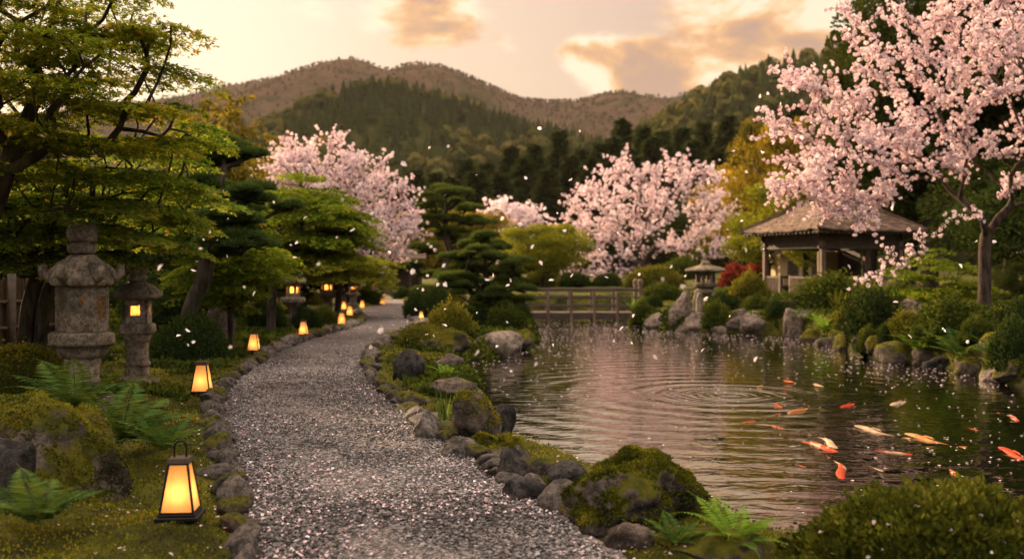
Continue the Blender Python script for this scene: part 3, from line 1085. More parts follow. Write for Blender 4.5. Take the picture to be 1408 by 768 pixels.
for (px, py, w, h, s, mt, lb, tl) in [
        (934, 443, 34, 44, 71, 'rock', 'upright slab rock standing beside the low stone lantern', 0.15),
        (956, 456, 52, 26, 72, 'rock', 'blocky rock at the water below the low stone lantern', 0),
        (905, 450, 38, 18, 73, 'rock', 'brown rock at the water next to the bridge end', 0),
        (990, 462, 36, 14, 74, 'rock', 'low flat rock in the water between two bigger rocks', 0),
        (1018, 456, 40, 26, 75, 'rock', 'squat grey rock behind the pointed rock', 0),
        (1047, 464, 58, 30, 76, 'rock', 'pointed sloping grey rock on the far shore', -0.2),
        (1098, 470, 40, 44, 77, 'rock', 'tan square rock at the corner of the far shore', 0),
        (1120, 480, 44, 26, 78, 'mossy_rock', 'mossy rock under the bright fern on the far shore', 0),
        (1162, 486, 34, 30, 79, 'mossy_rock', 'orange mossed rock at the waterline right of the bright fern', 0),
        (1250, 447, 48, 36, 80, 'rock', 'ridged grey rock standing among the right bank shrubs', 0.1),
        (1245, 500, 84, 28, 81, 'mossy_rock', 'long yellow mossy rock along the waterline of the right bank', 0),
        (1300, 510, 60, 20, 82, 'rock_dark', 'dark wet rock under the big fern on the right bank', 0),
        (1185, 480, 28, 20, 83, 'rock_dark', 'small dark rock beside the orange mossed rock', 0),
        (1205, 486, 32, 24, 84, 'mossy_rock', 'small mossy rock left of the long mossy rock', 0),
        (1140, 486, 38, 22, 101, 'rock', 'grey rock at the foot of the bright fern', 0),
        (1222, 498, 44, 22, 102, 'rock_dark', 'dark low rock beside the long yellow mossy rock', 0),
        (1278, 508, 46, 26, 103, 'rock', 'grey waterline rock right of the long yellow mossy rock', 0),
        (1340, 522, 56, 28, 104, 'mossy_rock', 'mossy rock at the water below the cherry slope', 0),
        (1370, 528, 44, 24, 105, 'rock', 'grey rock at the water near the right frame edge', 0),
        (1290, 470, 40, 26, 106, 'rock', 'grey rock up the bank between the shrubs and the big fern', 0),
        (1370, 480, 44, 24, 107, 'mossy_rock', 'moss cushion rock on the petal strewn slope', 0),
        (1175, 462, 34, 22, 108, 'mossy_rock', 'brown mossy rock in the middle of the right bank', 0),
        (1395, 530, 60, 34, 85, 'mossy_rock', 'mossy rock at the edge of the frame on the right bank', 0),
        (880, 440, 30, 14, 86, 'rock', 'low rock under the bridge end', 0),
        (770, 448, 26, 6, 87, 'rock_dark', 'flat dark stone showing under the bridge', 0),
        (1075, 424, 50, 12, 88, 'rock', 'round flat stepping stone before the pavilion entrance', 0)]:
    rock('rock', px, py, w, h, M[mt], lb, s, sub=4, tilt=tl, moss=2500 if mt == 'mossy_rock' else 0)


# ------------------------------------------------------------------ paper lanterns beside the path
def frustum(acc, z0, z1, a0, a1, tint=.5, mi=0):
    V = [(-a0, -a0, z0), (a0, -a0, z0), (a0, a0, z0), (-a0, a0, z0), (-a1, -a1, z1), (a1, -a1, z1), (a1, a1, z1), (-a1, a1, z1)]
    acc.add(V, BOXF, tint, mi)


def make_paper_lantern(handle, label, group=None):
    h = 0.36
    b, tp = 0.105, 0.058
    root = empty('path_lantern', (0, 0, 0), label, 'lantern', group)
    a = Acc()
    box(a, (0, 0, 0.014), (0.27, 0.27, 0.028), bev=0.006)
    box(a, (0, 0, 0.036), (0.235, 0.235, 0.014), bev=0.004)
    a.obj('base', M['iron'], root)
    a = Acc()
    for sx, sy in ((1, 1), (1, -1), (-1, 1), (-1, -1)):
        bar(a, (sx * b, sy * b, 0.043), (sx * tp, sy * tp, h), 0.013)
    for z, q in ((0.05, b), (h - 0.006, tp)):
        for s in (1, -1):
            bar(a, (-q, s * q, z), (q, s * q, z), 0.011)
            bar(a, (s * q, -q, z), (s * q, q, z), 0.011)
    a.obj('frame', M['iron'], root)
    for sx, sy in ((0, -1), (1, 0), (0, 1), (-1, 0)):
        a = Acc()
        p = 0.985
        e = np.array([-sy, sx])
        V = []
        for q, z in ((b, 0.05), (tp, h - 0.006)):
            for s in (-1, 1):
                V.append((sx * q * p + e[0] * s * q * .97, sy * q * p + e[1] * s * q * .97, z))
        a.add(V, [[0, 1, 3, 2]])
        a.obj('paper_panel', M['paper'], root)
    a = Acc()
    frustum(a, h, h + 0.03, tp + 0.012, tp + 0.004)
    a.obj('top_cap', M['wood_dark'], root)
    if handle:
        a = Acc()
        th = np.linspace(0, PI, 15)
        tube(a, [(-0.038, 0, h + .028)] + [(-0.038 * math.cos(x), 0, h + 0.10 + 0.036 * math.sin(x)) for x in th] + [(0.038, 0, h + .028)], 0.0065, 7, cap=True)
        a.obj('handle', M['iron'], root)
    ld = bpy.data.lights.new('lantern_light', 'POINT')
    ld.energy = 0.85
    ld.color = (1.0, 0.60, 0.27)
    ld.shadow_soft_size = 0.022
    lo = bpy.data.objects.new('lantern_light', ld)
    COL.objects.link(lo)
    lo.parent = root
    lo.location = (0, 0, 0.16)
    return root


def ground_z(x, y):
    return hz(x, y) - 0.004


first = make_paper_lantern(True, 'tall paper lantern with a loop handle, nearest on the path edge')
p = hit(248, 712)
first.location = p
first.rotation_euler = (0, 0, rad(5))
first.scale = (.86,) * 3
base_l = make_paper_lantern(False, 'paper lantern on the moss beside the round azalea')
p = hit(278, 543)
base_l.location = p
base_l.rotation_euler = (0, 0, rad(4))
for (px, py, s, rz, lb) in [
        (349, 486, 0.93, 3, 'paper lantern at the kerb between the azalea lantern and the tall lantern post'),
        (417, 463, 0.88, 3, 'paper lantern in front of the slender lit stone lantern'),
        (470, 448, 0.92, 3, 'paper lantern just inside the sharp path bend, nearer of a close pair'),
        (481, 436, 0.90, 3, 'paper lantern just behind its twin at the path bend'),
        (473, 427, 0.86, 3, 'paper lantern set back among the hedges at the bend'),
        (498, 425, 0.9, 3, 'paper lantern on the far curve before the clipped hedge'),
        (526, 420, 0.92, -8, 'farthest paper lantern at the end of the visible path'),
        (579, 441, 0.75, 10, 'small paper lantern across the path under the round hedges')]:
    p = hit(px, py)
    dup(base_l, p, rad(rz), s, lb)


# ------------------------------------------------------------------ stone lanterns
def ngon_r(th, n, rnd=0.0):
    q = 2 * PI / n
    m = np.mod(th, q) - q / 2
    return (1 - rnd) * np.cos(PI / n) / np.cos(m) + rnd * 1.0


def loft(rings, n=6, rnd=0.0, nth=60, rot=0.0, seed=1, rough=0.006, lift=None, cap=True, fine=14):
    """stack of rings (radius, z) of a polygon with rounded flats; weathered by noise"""
    th = np.arange(nth) * 2 * PI / nth
    rr = ngon_r(th, n, rnd) if n else np.ones(nth)
    sharp = (rr - rr.min()) / max(np.ptp(rr), 1e-6) if n else np.zeros(nth)
    V = []
    for i, (r_, z_) in enumerate(rings):
        zz = z_ + (lift[i] * sharp ** 3 if lift else 0) * np.ones(nth)
        V.append(np.stack([np.cos(th + rot) * rr * r_, np.sin(th + rot) * rr * r_, zz], 1))
    V = np.array(V)
    P = V.reshape(-1, 3)
    d = fbm(P * fine, seed, 3)[:, None] * rough + fbm(P * fine * .3, seed + 5, 2)[:, None] * rough * 1.2
    nrm = unit(P * np.array([1, 1, 0]) + 1e-6)
    P = P + nrm * d + np.array([0, 0, 0.5]) * d
    k = len(rings)
    i, j = np.meshgrid(np.arange(k - 1), np.arange(nth), indexing='ij')
    a, b = i * nth + j, i * nth + (j + 1) % nth
    Fq = np.stack([a, b, b + nth, a + nth], -1).reshape(-1, 4)
    acc = Acc().add(P, Fq)
    if cap:
        acc.F.append(np.array([list(range(nth))[::-1]]))
        acc.M.append(np.array([0]))
        acc.F.append(np.array([[(k - 1) * nth + x for x in range(nth)]]))
        acc.M.append(np.array([0]))
    return acc


def dense(rings, m=4):
    o = []
    for (a, b) in zip(rings[:-1], rings[1:]):
        for u in np.linspace(0, 1, m, endpoint=False):
            o.append((a[0] + (b[0] - a[0]) * u, a[1] + (b[1] - a[1]) * u))
    return o + [rings[-1]]


def stone_lantern(loc, rz, zs, wr, label, kind='tachi', nside=6, lit=1.0, seed=1, windows=(0, 1, 2, 3, 4, 5), flame=True, lift=0.06, small=()):
    """zs: heights of shaft top, platform top, firebox top, roof top, finial top; wr: radii shaft, platform, firebox, roof, finial"""
    root = empty('stone_lantern', loc, label, 'stone lantern', rz=rz)
    z1, z2, z3, z4, z5 = zs
    rs, rp_, rf, rr, rn = wr
    mt = M['lantern_stone']
    loft(dense([(rs * 1.9, -0.08), (rs * 1.9, 0.05), (rs * 1.75, 0.085), (rs * 1.25, 0.13)]), 0, nth=48, seed=seed).obj('base', mt, root, True)
    loft(dense([(rs * 1.06, 0.10), (rs, z1 * 0.25), (rs * 0.97, z1 * 0.47), (rs * 1.06, z1 * 0.49), (rs * 1.06, z1 * 0.54), (rs * 0.96, z1 * 0.56), (rs * 0.98, z1 * 0.85), (rs * 1.04, z1)]), 0, nth=48, seed=seed + 1).obj('shaft', mt, root, True)
    hp = z2 - z1
    loft(dense([(rs * 1.1, z1 - 0.01), (rs * 1.35, z1 + hp * 0.1), (rp_ * 0.80, z1 + hp * 0.38), (rp_ * 0.99, z1 + hp * 0.52), (rp_, z1 + hp * 0.55), (rp_, z1 + hp * 0.86), (rp_ * 0.97, z1 + hp * 0.92), (rp_ * 0.90, z2 - .005), (rp_ * .5, z2)], 3), nside, 0.06, seed=seed + 2).obj('platform', mt, root, True)
    # firebox: corner-cut walls with window openings
    fb = Acc()
    q = 2 * PI / nside
    tk = rf * 0.16
    for k in range(nside):
        a0, a1 = k * q, (k + 1) * q
        A = np.array([math.cos(a0), math.sin(a0)]) * rf
        B = np.array([math.cos(a1), math.sin(a1)]) * rf
        mid = (A + B) / 2
        nrm_ = mid / np.linalg.norm(mid)
        Lw = np.linalg.norm(B - A)
        e = (B - A) / Lw
        hgt = z3 - z2
        win = k in windows
        u0, u1, v0, v1 = (-0.27, 0.27, 0.30, 0.78) if win else (0, 0, 0, 0)
        if win and nside == 4:
            u0, u1, v0, v1 = -.20, .20, .34, .74
        if k in small:
            win, u0, u1, v0, v1 = True, -.04, .10, .62, .80

        def slab(ua, ub, va, vb):
            pa = mid + e * ua * Lw
            pb = mid + e * ub * Lw
            V = []
            for z in (z2 + hgt * va, z2 + hgt * vb):
                for s, pt in ((0, pa), (0, pb), (1, pb), (1, pa)):
                    w = pt - nrm_ * tk * s
                    V.append((w[0], w[1], z))
            fb.add(V, BOXF)
        if win:
            slab(-.5, u0, 0, 1)
            slab(u1, .5, 0, 1)
            slab(u0, u1, 0, v0)
            slab(u0, u1, v1, 1)
            if False:
                slab(-0.035, 0.035, v0, v1)
        else:
            slab(-.5, .5, 0, 1)
            # carved roundel
    fo = fb.obj('firebox', mt, root)
    fo.location = (0, 0, 0)
    # roof
    hr = z4 - z3
    rings = [(rf * 0.75, z3 - .004), (rr * 0.93, z3 + hr * 0.02), (rr, z3 + hr * 0.10), (rr * 1.0, z3 + hr * 0.26), (rr * 0.90, z3 + hr * 0.42), (rr * 0.70, z3 + hr * 0.66), (rr * 0.48, z3 + hr * 0.86), (rr * 0.34, z3 + hr * 0.96), (rr * 0.20, z4)]
    d_ = dense(rings, 3)
    lf = [lift * min(1, (x[0] / rr)) ** 4 if x[1] > z3 + .001 else 0 for x in d_]
    ra = loft(d_, nside, 0.05, nth=72, seed=seed + 3, lift=lf, rough=0.012)
    if kind == 'scroll':
        # upturned scroll at each corner
        for k in range(nside):
            a_ = k * q
            c = np.array([math.cos(a_), math.sin(a_), 0])
            pts = [c * rr * f + np.array([0, 0, z]) for f, z in ((.62, z3 + hr * .66), (.86, z3 + hr * .42), (1.02, z3 + hr * .30), (1.12, z3 + hr * .40), (1.13, z3 + hr * .60), (1.06, z3 + hr * .68))]
            tube(ra, pts, [.04, .055, .06, .055, .045, .02], 9, cap=True)
    ra.obj('roof', mt, root, True)
    hf = z5 - z4
    loft(dense([(rn * 0.55, z4 - .01), (rn * 0.9, z4 + hf * .02), (rn * 1.0, z4 + hf * .12), (rn * 0.95, z4 + hf * .22), (rn * 0.74, z4 + hf * .27), (rn * 0.70, z4 + hf * .32), (rn * 0.92, z4 + hf * .36), (rn * 1.06, z4 + hf * .50), (rn * 1.04, z4 + hf * .68), (rn * .84, z4 + hf * .82), (rn * .40, z4 + hf * .90), (rn * .16, z4 + hf * .95), (rn * .03, z5)], 3), 0, nth=40, seed=seed + 4, rough=0.005).obj('finial', mt, root, True)
    if lit > 0:
        zc = z2 + (z3 - z2) * 0.45
        ld = bpy.data.lights.new('lantern_light', 'POINT')
        ld.energy = 1.2 * lit
        ld.color = (1.0, 0.50, 0.16)
        ld.shadow_soft_size = 0.03
        lo = bpy.data.objects.new('lantern_light', ld)
        COL.objects.link(lo)
        lo.parent = root
        lo.location = (0, 0, zc + 0.03)
        if flame:
            a = Acc()
            qn = nside * 2
            tube(a, [(0, 0, z2 + .012), (0, 0, z3 - .02)], rf * .66 * math.cos(PI / nside), qn)
            a.obj('paper_screen', M['paper'], root)
    return root


def px_h(d, *ys):
    return [CZ + (HY - y) / F0 * d for y in ys]


p = at(113, 0, 10.0)
gz = hz(p[0], 10.0)
stone_lantern((p[0], 10.0, gz), rad(20), [z - gz for z in px_h(10.0, 492, 455, 394, 349, 301)], (.165, .315, .25, .315, .14), 'largest stone lantern with scrolled roof corners, left of the lit lantern', 'scroll', lit=0.3, seed=5, windows=(5, 2), flame=False, lift=0.05, small=(4,))
p = at(189, 0, 11.7)
gz = hz(p[0], 11.7)
stone_lantern((p[0], 11.7, gz), rad(54), [z - gz for z in px_h(11.7, 470, 444, 411, 386, 357)], (.135, .255, .195, .33, .115), 'slim stone lantern with a lit window beside the largest lantern', lit=1.0, seed=15, nside=4, lift=0.02)
for (px, d, ys, wr, lb, sd) in [
        (403, 23.5, (422, 408, 390, 376, 360), (.12, .29, .17, .31, .11), 'slender stone lantern with a round lit window midway along the path', 25),
        (450, 29, (410, 402, 388, 377, 362), (.14, .27, .18, .34, .11), 'squat lit stone lantern under the green maple beyond the slender one', 35),
        (486, 36, (408, 402, 391, 383, 374), (.12, .24, .17, .30, .10), 'dim stone lantern half hidden behind the clipped hedges', 45),
        (514, 43, (402, 396, 386, 379, 371), (.12, .24, .17, .32, .10), 'small stone lantern near the gate at the end of the path', 55)]:
    p = at(px, 0, d)
    gz = hz(p[0], d)
    stone_lantern((p[0], d, gz), rad(60), [z - gz for z in px_h(d, *ys)], wr, lb, lit=2.0, seed=sd, nside=6, lift=0.03)


def snow_lantern():
    d = 30.0
    p = at(970, 0, d)
    g = px_h(d, 420)[0]
    root = empty('stone_lantern', (p[0], d, g), 'low wide roofed stone lantern standing on arched legs across the pond', 'stone lantern')
    u = d / F0
    mt = M['lantern_stone']
    a = Acc()
    for k in range(4):                                            # arched legs
        t = PI / 4 + k * PI / 2
        c = np.array([math.cos(t), math.sin(t), 0])
        tube(a, [c * 15 * u + np.array([0, 0, -.15]), c * 15 * u + np.array([0, 0, 8 * u]), c * 12 * u + np.array([0, 0, 16 * u]), c * 3 * u + np.array([0, 0, 19 * u])], [5.5 * u, 5 * u, 5 * u, 5 * u], 8)
    a.obj('legs', mt, root, True)
    loft(dense([(9 * u, 15 * u), (15 * u, 17 * u), (15.5 * u, 21 * u), (12 * u, 22 * u), (11 * u, 24 * u), (16 * u, 26 * u), (17 * u, 30 * u), (14 * u, 31.5 * u)]), 0, nth=48, seed=3).obj('platform', mt, root, True)
    a = Acc()
    for k in range(6):
        t = k * PI / 3
        bar(a, (math.cos(t) * 11 * u, math.sin(t) * 11 * u, 31 * u), (math.cos(t) * 11 * u, math.sin(t) * 11 * u, 44 * u), 4.2 * u)
    loft_ = loft([(12 * u, 42 * u), (12.6 * u, 43 * u), (12.6 * u, 44.5 * u), (12 * u, 45.5 * u)], 0, nth=32, seed=4)
    a.add(np.concatenate(loft_.V), loft_.F[0])
    a.obj('firebox', mt, root)
    loft(dense([(12 * u, 45 * u), (27 * u, 46.5 * u), (29 * u, 48 * u), (28 * u, 50 * u), (20 * u, 53 * u), (11 * u, 55 * u), (7 * u, 56.5 * u)]), 6, 0.5, nth=60, seed=6, rough=.012).obj('roof', mt, root, True)
    loft(dense([(5 * u, 56 * u), (7 * u, 57 * u), (6.5 * u, 59.5 * u), (3 * u, 61 * u), (.5 * u, 63 * u)]), 0, nth=24, seed=7).obj('finial', mt, root, True)


snow_lantern()


# ------------------------------------------------------------------ bridge
def build_bridge():
    d0 = 33.0
    xl, xr = at(655, 0, d0)[0], at(884, 0, d0)[0]
    zd = CZ + (HY - 430) / F0 * d0
    root = empty('wooden_bridge', ((xl + xr) / 2, d0, zd), 'weathered flat wooden bridge with slatted railings across the far end of the pond', 'bridge')
    L = xr - xl
    W = 1.35
    a = Acc()
    n = 26
    for k in range(n):
        x = -L / 2 + (k + .5) * L / n
        box(a, (x, W / 2, -0.02 + .004 * math.sin(k * 7.1)), (L / n - .012, W, .05), tint=.4 + .2 * math.sin(k * 3.3))
    a.obj('deck', M['wood_h'], root)
    for y in (0.06, W - 0.06):
        a = Acc()
        box(a, (0, y, -0.135), (L, .12, .17))
        a.obj('beam', M['wood_dark'], root)
    ru = [(.76, .085), (.50, .07), (.22, .07)]
    for y, nm in ((0.02, 0), (W - 0.02, 1)):
        for z, hh in ru:
            a = Acc()
            box(a, (0, y, z), (L - .1, .055 if z < .7 else .10, hh), bev=.008)
            a.obj('rail', M['wood_h'], root)
        m = 8
        for k in range(m):
            x = -L / 2 + .08 + (L - .16) * k / (m - 1)
            end = k in (0, m - 1)
            a = Acc()
            box(a, (x, y, (.02 if end else -.14)), (.13 if end else .10, .13 if end else .09, 1.94 if end else 1.66), bev=.01)
            if end:
                V, Fq = ICO[2]
                a.add(V * np.array([.09, .09, .10]) + np.array([x, y, 1.03]), Fq)
                box(a, (x, y, .965), (.17, .17, .03), bev=.006)
            a.obj('post', M['wood'], root)


build_bridge()


# ------------------------------------------------------------------ pavilion
def build_pavilion():
    dF = 28.6
    s = 3.95
    al = rad(69.5)
    Fc = at(1126, 315, dF)
    ze = Fc[2]
    e1 = np.array([-math.cos(al), math.sin(al)])
    e2 = np.array([math.sin(al), math.cos(al)])
    C0 = Fc[:2] + (e1 + e2) * s / 2
    zg = CZ + (HY - 417) / F0 * (dF + .8)
    ang = math.atan2(e2[1], e2[0])
    root = empty('pavilion', (C0[0], C0[1], zg), 'open wooden garden pavilion with a hipped shingle roof and low bench walls', 'pavilion', rz=ang)
    he = ze - zg                                   # local x along e2, y along e1

    # roof: courses of shingles as real steps
    apex = CZ + (HY - 264) / F0 * (dF + 1.9) - zg
    ra = Acc()
    n = 26
    rid = 0.10
    for k in range(n):
        u0, u1 = k / n, (k + 1.25) / n
        r0, r1 = s / 2 * (1 - u0) + rid * u0, s / 2 * (1 - min(1, u1)) + rid * min(1, u1)
        c = 0.10
        zf = lambda u: he + (apex - he) * (u * (1 - c) + c * u * u)
        za, zb = zf(u0) + .03, zf(min(1, u1)) + .012
        for q in range(4):
            m = 22
            th = q * PI / 2
            cs, sn = math.cos(th), math.sin(th)
            xs = np.linspace(-1, 1, m)
            jz = .012 * rng.normal(size=m)
            V = []
            for (r_, z_, j) in ((r0, za, 1), (r1, zb, 0), (r0, za - .05, 1)):
                sag = .05 * np.abs(xs) ** 3 * (1 - u0)
                X, Y = xs * r_, np.full(m, -r_) + j * jz * .8
                V.append(np.stack([X * cs - Y * sn, X * sn + Y * cs, z_ + sag + j * jz], 1))
            V = np.concatenate(V)
            j = np.arange(m - 1)
            ra.add(V, np.vstack([np.stack([j, j + 1, m + j + 1, m + j], 1), np.stack([2 * m + j, 2 * m + j + 1, j + 1, j], 1)]))
    ro = ra.obj('roof', M['roof'], root)
    hp_ = Acc()
    for sx in (1, -1):
        for sy in (1, -1):
            bar(hp_, (sx * s / 2, sy * s / 2, he + .07), (sx * rid, sy * rid, apex + .05), .10, .07)
    box(hp_, (0, 0, apex + .05), (.34, .34, .14), bev=.03)
    hp_.obj('ridge_cap', M['roof'], ro)
    sf = Acc()
    box(sf, (0, 0, he - .035), (s - .12, s - .12, .03))
    for k in range(20):
        x = -s / 2 + .12 + k * (s - .24) / 19
        for q in (0, 1):
            p0, p1 = (x, -s / 2 + .03, he - .07), (x, s / 2 - .03, he - .07)
            if q:
                p0, p1 = (p0[1], p0[0], p0[2] - .003), (p1[1], p1[0], p1[2] - .003)
            bar(sf, p0, p1, .045, .05)
    sf.obj('rafters', M['wood_dark'], ro)
    b = s / 2 - 0.55
    for x, y in ((-b, -b), (b, -b), (b, b), (-b, b), (b, 0.1)):
        a = Acc()
        box(a, (x, y, he / 2 - .16), (.14, .14, he - .02), bev=.012)
        a.obj('post', M['wood'], root)
    for z, hh in ((he - .20, .22), (he - .50, .09)):
        for sgn in (1, -1):
            a = Acc()
            box(a, (0, sgn * b, z), (2 * b + .3, .09, hh), bev=.008)
            a.obj('beam', M['wood_dark'], root)
            a = Acc()
            box(a, (sgn * b, 0, z + .004), (.085, 2 * b + .3, hh - .01), bev=.008)
            a.obj('beam', M['wood_dark'], root)
    a = Acc()
    box(a, (0, 0, he - .36), (2 * b, .03, .20))
    box(a, (0, -b, he - .355), (2 * b - .14, .03, .20))
    box(a, (-b, 0, he - .358), (.03, 2 * b - .14, .20))
    a.obj('frieze_board', M['wood_dark'], root)
    a = Acc()
    box(a, (0, 0, .06), (2 * b + .5, 2 * b + .5, .16), bev=.02)
    a.obj('floor', M['wood'], root)
    # wall panel at the back right and a dark return wall
    a = Acc()
    box(a, (b - .42, b, he / 2 - .2), (.80, .06, he - .75))
    a.obj('plaster_wall', M['plaster'], root)
    a = Acc()
    box(a, (b + .01, .55 * b + .1, he / 2 - .2), (.05, .9 * b - .2, he - .72))
    a.obj('dark_wall', M['wood_dark'], root)

    def bench(p0, p1, h=0.62):
        a = Acc()
        p0, p1 = np.array(p0), np.array(p1)
        L = np.linalg.norm(p1 - p0)
        k = int(L / .085)
        e = (p1 - p0) / L
        for i in range(k + 1):
            q = p0 + e * L * i / k
            bar(a, (q[0], q[1], .16), (q[0], q[1], .14 + h - .02), .062, .03)
        bar(a, (*p0, .14 + h), (*p1, .14 + h), .08, .06)
        bar(a, (*p0, .24), (*p1, .24), .06, .06)
        for q in (p0, p1):
            bar(a, (q[0], q[1], .1), (q[0], q[1], .2 + h), .085)
        a.obj('bench_wall', M['wood'], root)
    bench((-b, b - .1), (-b, b - .8))
    bench((-b, -b + .1), (-b, .1))
    bench((-b + .12, -b), (b - .1, -b))
    bench((-b + .12, b), (b - .9, b))
    a = Acc()
    box(a, (0.1, b - .32, .47), (2 * b - .5, .42, .06), bev=.01)
    box(a, (0.1, b - .32, .30), (2 * b - .7, .05, .30))
    a.obj('bench_seat', M['wood'], root)
    # round weights of the eave cord
    V, Fq = ICO[1]
    for k in range(12):
        a = Acc()
        a.add(V * .028 + np.array([-s / 2 + .08, -s / 2 + .25 + k * (s - .5) / 11, he - .09]), Fq)
        a.obj('eave_bead', M['plaster'], root, True)


build_pavilion()


# ------------------------------------------------------------------ gate house at the end of the path, farmhouse roof behind the pavilion
def build_gate():
    d = 50.0
    c = at(552, 404, d)
    u = d / F0
    root = empty('garden_gate', (c[0], d, hz(c[0], d) - .05), 'dark timber gate house with a low roof at the end of the path', 'gate house')
    for x in (-24, -8, 12, 26):
        a = Acc()
        box(a, (x * u, 0, 28 * u), (4.5 * u, 4.5 * u, 56 * u), bev=.02)
        a.obj('post', M['wood_dark'], root)
    a = Acc()
    box(a, (10 * u, .3, 26 * u), (34 * u, .08, 52 * u))
    a.obj('wall', M['wood_dark'], root)
    a = Acc()
    box(a, (-16 * u, .2, 24 * u), (15 * u, .06, 46 * u))
    a.obj('door', M['wood'], root)
    a = Acc()
    for k in range(8):
        y0, y1 = 26 * u * (1 - k / 8), 26 * u * (1 - (k + 1.2) / 8)
        z0, z1 = (56 + 16 * k / 8) * u, (56 + 16 * (k + 1.2) / 8) * u
        for s in (1, -1):
            a.add([(-34 * u, -s * y0, z0), (36 * u, -s * y0, z0), (36 * u, -s * y1, z1), (-34 * u, -s * y1, z1), (-34 * u, -s * y0, z0 - .06), (36 * u, -s * y0, z0 - .06)], [[0, 1, 2, 3], [4, 5, 1, 0]])
    box(a, (1 * u, 0, 73 * u), (72 * u, .3, .22), bev=.03)
    a.obj('roof', M['roof'], root)
    rock('rock', 527, 413, 26, 9, M['plaster'], 'long pale stone slab lying by the gate house path', 911, flat=.3)


def build_house():
    d = 52.0
    c = at(1110, 395, d)
    u = d / F0
    root = empty('farmhouse', (c[0], d, hz(c[0], d)), 'small plastered house with a pale roof glimpsed behind the pavilion', 'house')
    a = Acc()
    box(a, (0, 0, 22 * u), (90 * u, 60 * u, 44 * u))
    a.obj('wall', M['plaster'], root)
    a = Acc()
    for k in range(10):
        for s in (1, -1):
            y0, y1 = 40 * u * (1 - k / 10), 40 * u * (1 - (k + 1.2) / 10)
            z0, z1 = (42 + 24 * k / 10) * u, (42 + 24 * (k + 1.2) / 10) * u
            a.add([(-55 * u, -s * y0, z0), (55 * u, -s * y0, z0), (55 * u, -s * y1, z1), (-55 * u, -s * y1, z1), (-55 * u, -s * y0, z0 - .07), (55 * u, -s * y0, z0 - .07)], [[0, 1, 2, 3], [4, 5, 1, 0]])
    a.obj('roof', M['roof'], root)
    for x in (-28, 4, 30):
        a = Acc()
        box(a, (x * u, -30.6 * u, 22 * u), (14 * u, 1.6 * u, 20 * u))
        a.obj('window', M['wood_dark'], root)


build_gate()
build_house()


# ------------------------------------------------------------------ bamboo fence on the left
def build_fence():
    d = 13.5
    p0, p1 = at(-150, 470, 12.0), at(132, 468, 15.5)
    L = np.linalg.norm((p1 - p0)[:2])
    an = math.atan2(p1[1] - p0[1], p1[0] - p0[0])
    root = empty('bamboo_fence', (p0[0], p0[1], .2), 'brown bamboo fence with dark tied rails behind the largest stone lantern', 'fence', rz=an)
    a = Acc()
    n = int(L / .052)
    for k in range(n):
        x = (k + .5) * L / n
        tube(a, [(x, .0, -.3), (x + .01 * rng.normal(), .004 * rng.normal(), 1.15 + .02 * rng.normal())], .023, 6, tint=rng.random())
    a.obj('panel', M['bamboo_cane'], root)
    for z in (.10, .46, .82):
        a = Acc()
        tube(a, [(-.1, -.045, z), (L * .5, -.05, z + .01), (L, -.045, z)], .028, 8)
        a.obj('rail', M['bamboo_cane'], root, True)
    for k in range(5):
        a = Acc()
        tube(a, [(L * k / 4, -.09, -.4), (L * k / 4, -.09, 1.22)], .055, 9, cap=True)
        a.obj('post', M['wood_dark'], root, True)


build_fence()


# ------------------------------------------------------------------ trees
def skeleton(trunk, targets, r, alpha=0.35, wander=0.06, first=0.35, seg=0.25, up=0.2, down_pen=1.2):
    """grow limbs from a trunk line to every target point"""
    trunk = resample(np.asarray(trunk, float), seg)
    cap_ = len(trunk) + len(targets) * 40 + 10
    P = np.zeros((cap_, 3))
    par = np.full(cap_, -1)
    Ln = np.zeros(cap_)
    n = len(trunk)
    P[:n] = trunk
    par[1:n] = np.arange(n - 1)
    Ln[1:n] = np.cumsum(np.linalg.norm(np.diff(trunk, axis=0), axis=1))
    k0 = max(1, int(first * n))
    tips = []
    order = np.argsort(np.linalg.norm(targets - trunk[min(n - 1, int(n * .75))], axis=1))
    for ti in order:
        t = targets[ti]
        Q = P[k0:n]
        d = np.linalg.norm(Q - t, axis=1)
        c = d + alpha * Ln[k0:n] + down_pen * np.maximum(0, Q[:, 2] - t[2] - 0.1 * d)
        b = k0 + int(np.argmin(c))
        L = np.linalg.norm(P[b] - t)
        if L < 0.05:
            tips.append((ti, b))
            continue
        pd = P[b] - P[par[b]] if par[b] >= 0 else np.array([0, 0, 1.0])
        pd = pd / max(np.linalg.norm(pd), 1e-6)
        td = (t - P[b]) / L
        p1 = P[b] + (pd * .45 + td * .75 + np.array([0, 0, up])) * L * .4
        m = int(np.clip(L / seg, 2, 36))
        prev = b
        for q in range(1, m + 1):
            u = q / m
            x = (1 - u) ** 2 * P[b] + 2 * u * (1 - u) * p1 + u * u * t
            if q < m:
                x = x + r.normal(size=3) * wander * L / m
            P[n] = x
            par[n] = prev
            Ln[n] = Ln[prev] + np.linalg.norm(x - P[prev])
            prev = n
            n += 1
        tips.append((ti, prev))
    return P[:n], par[:n], tips


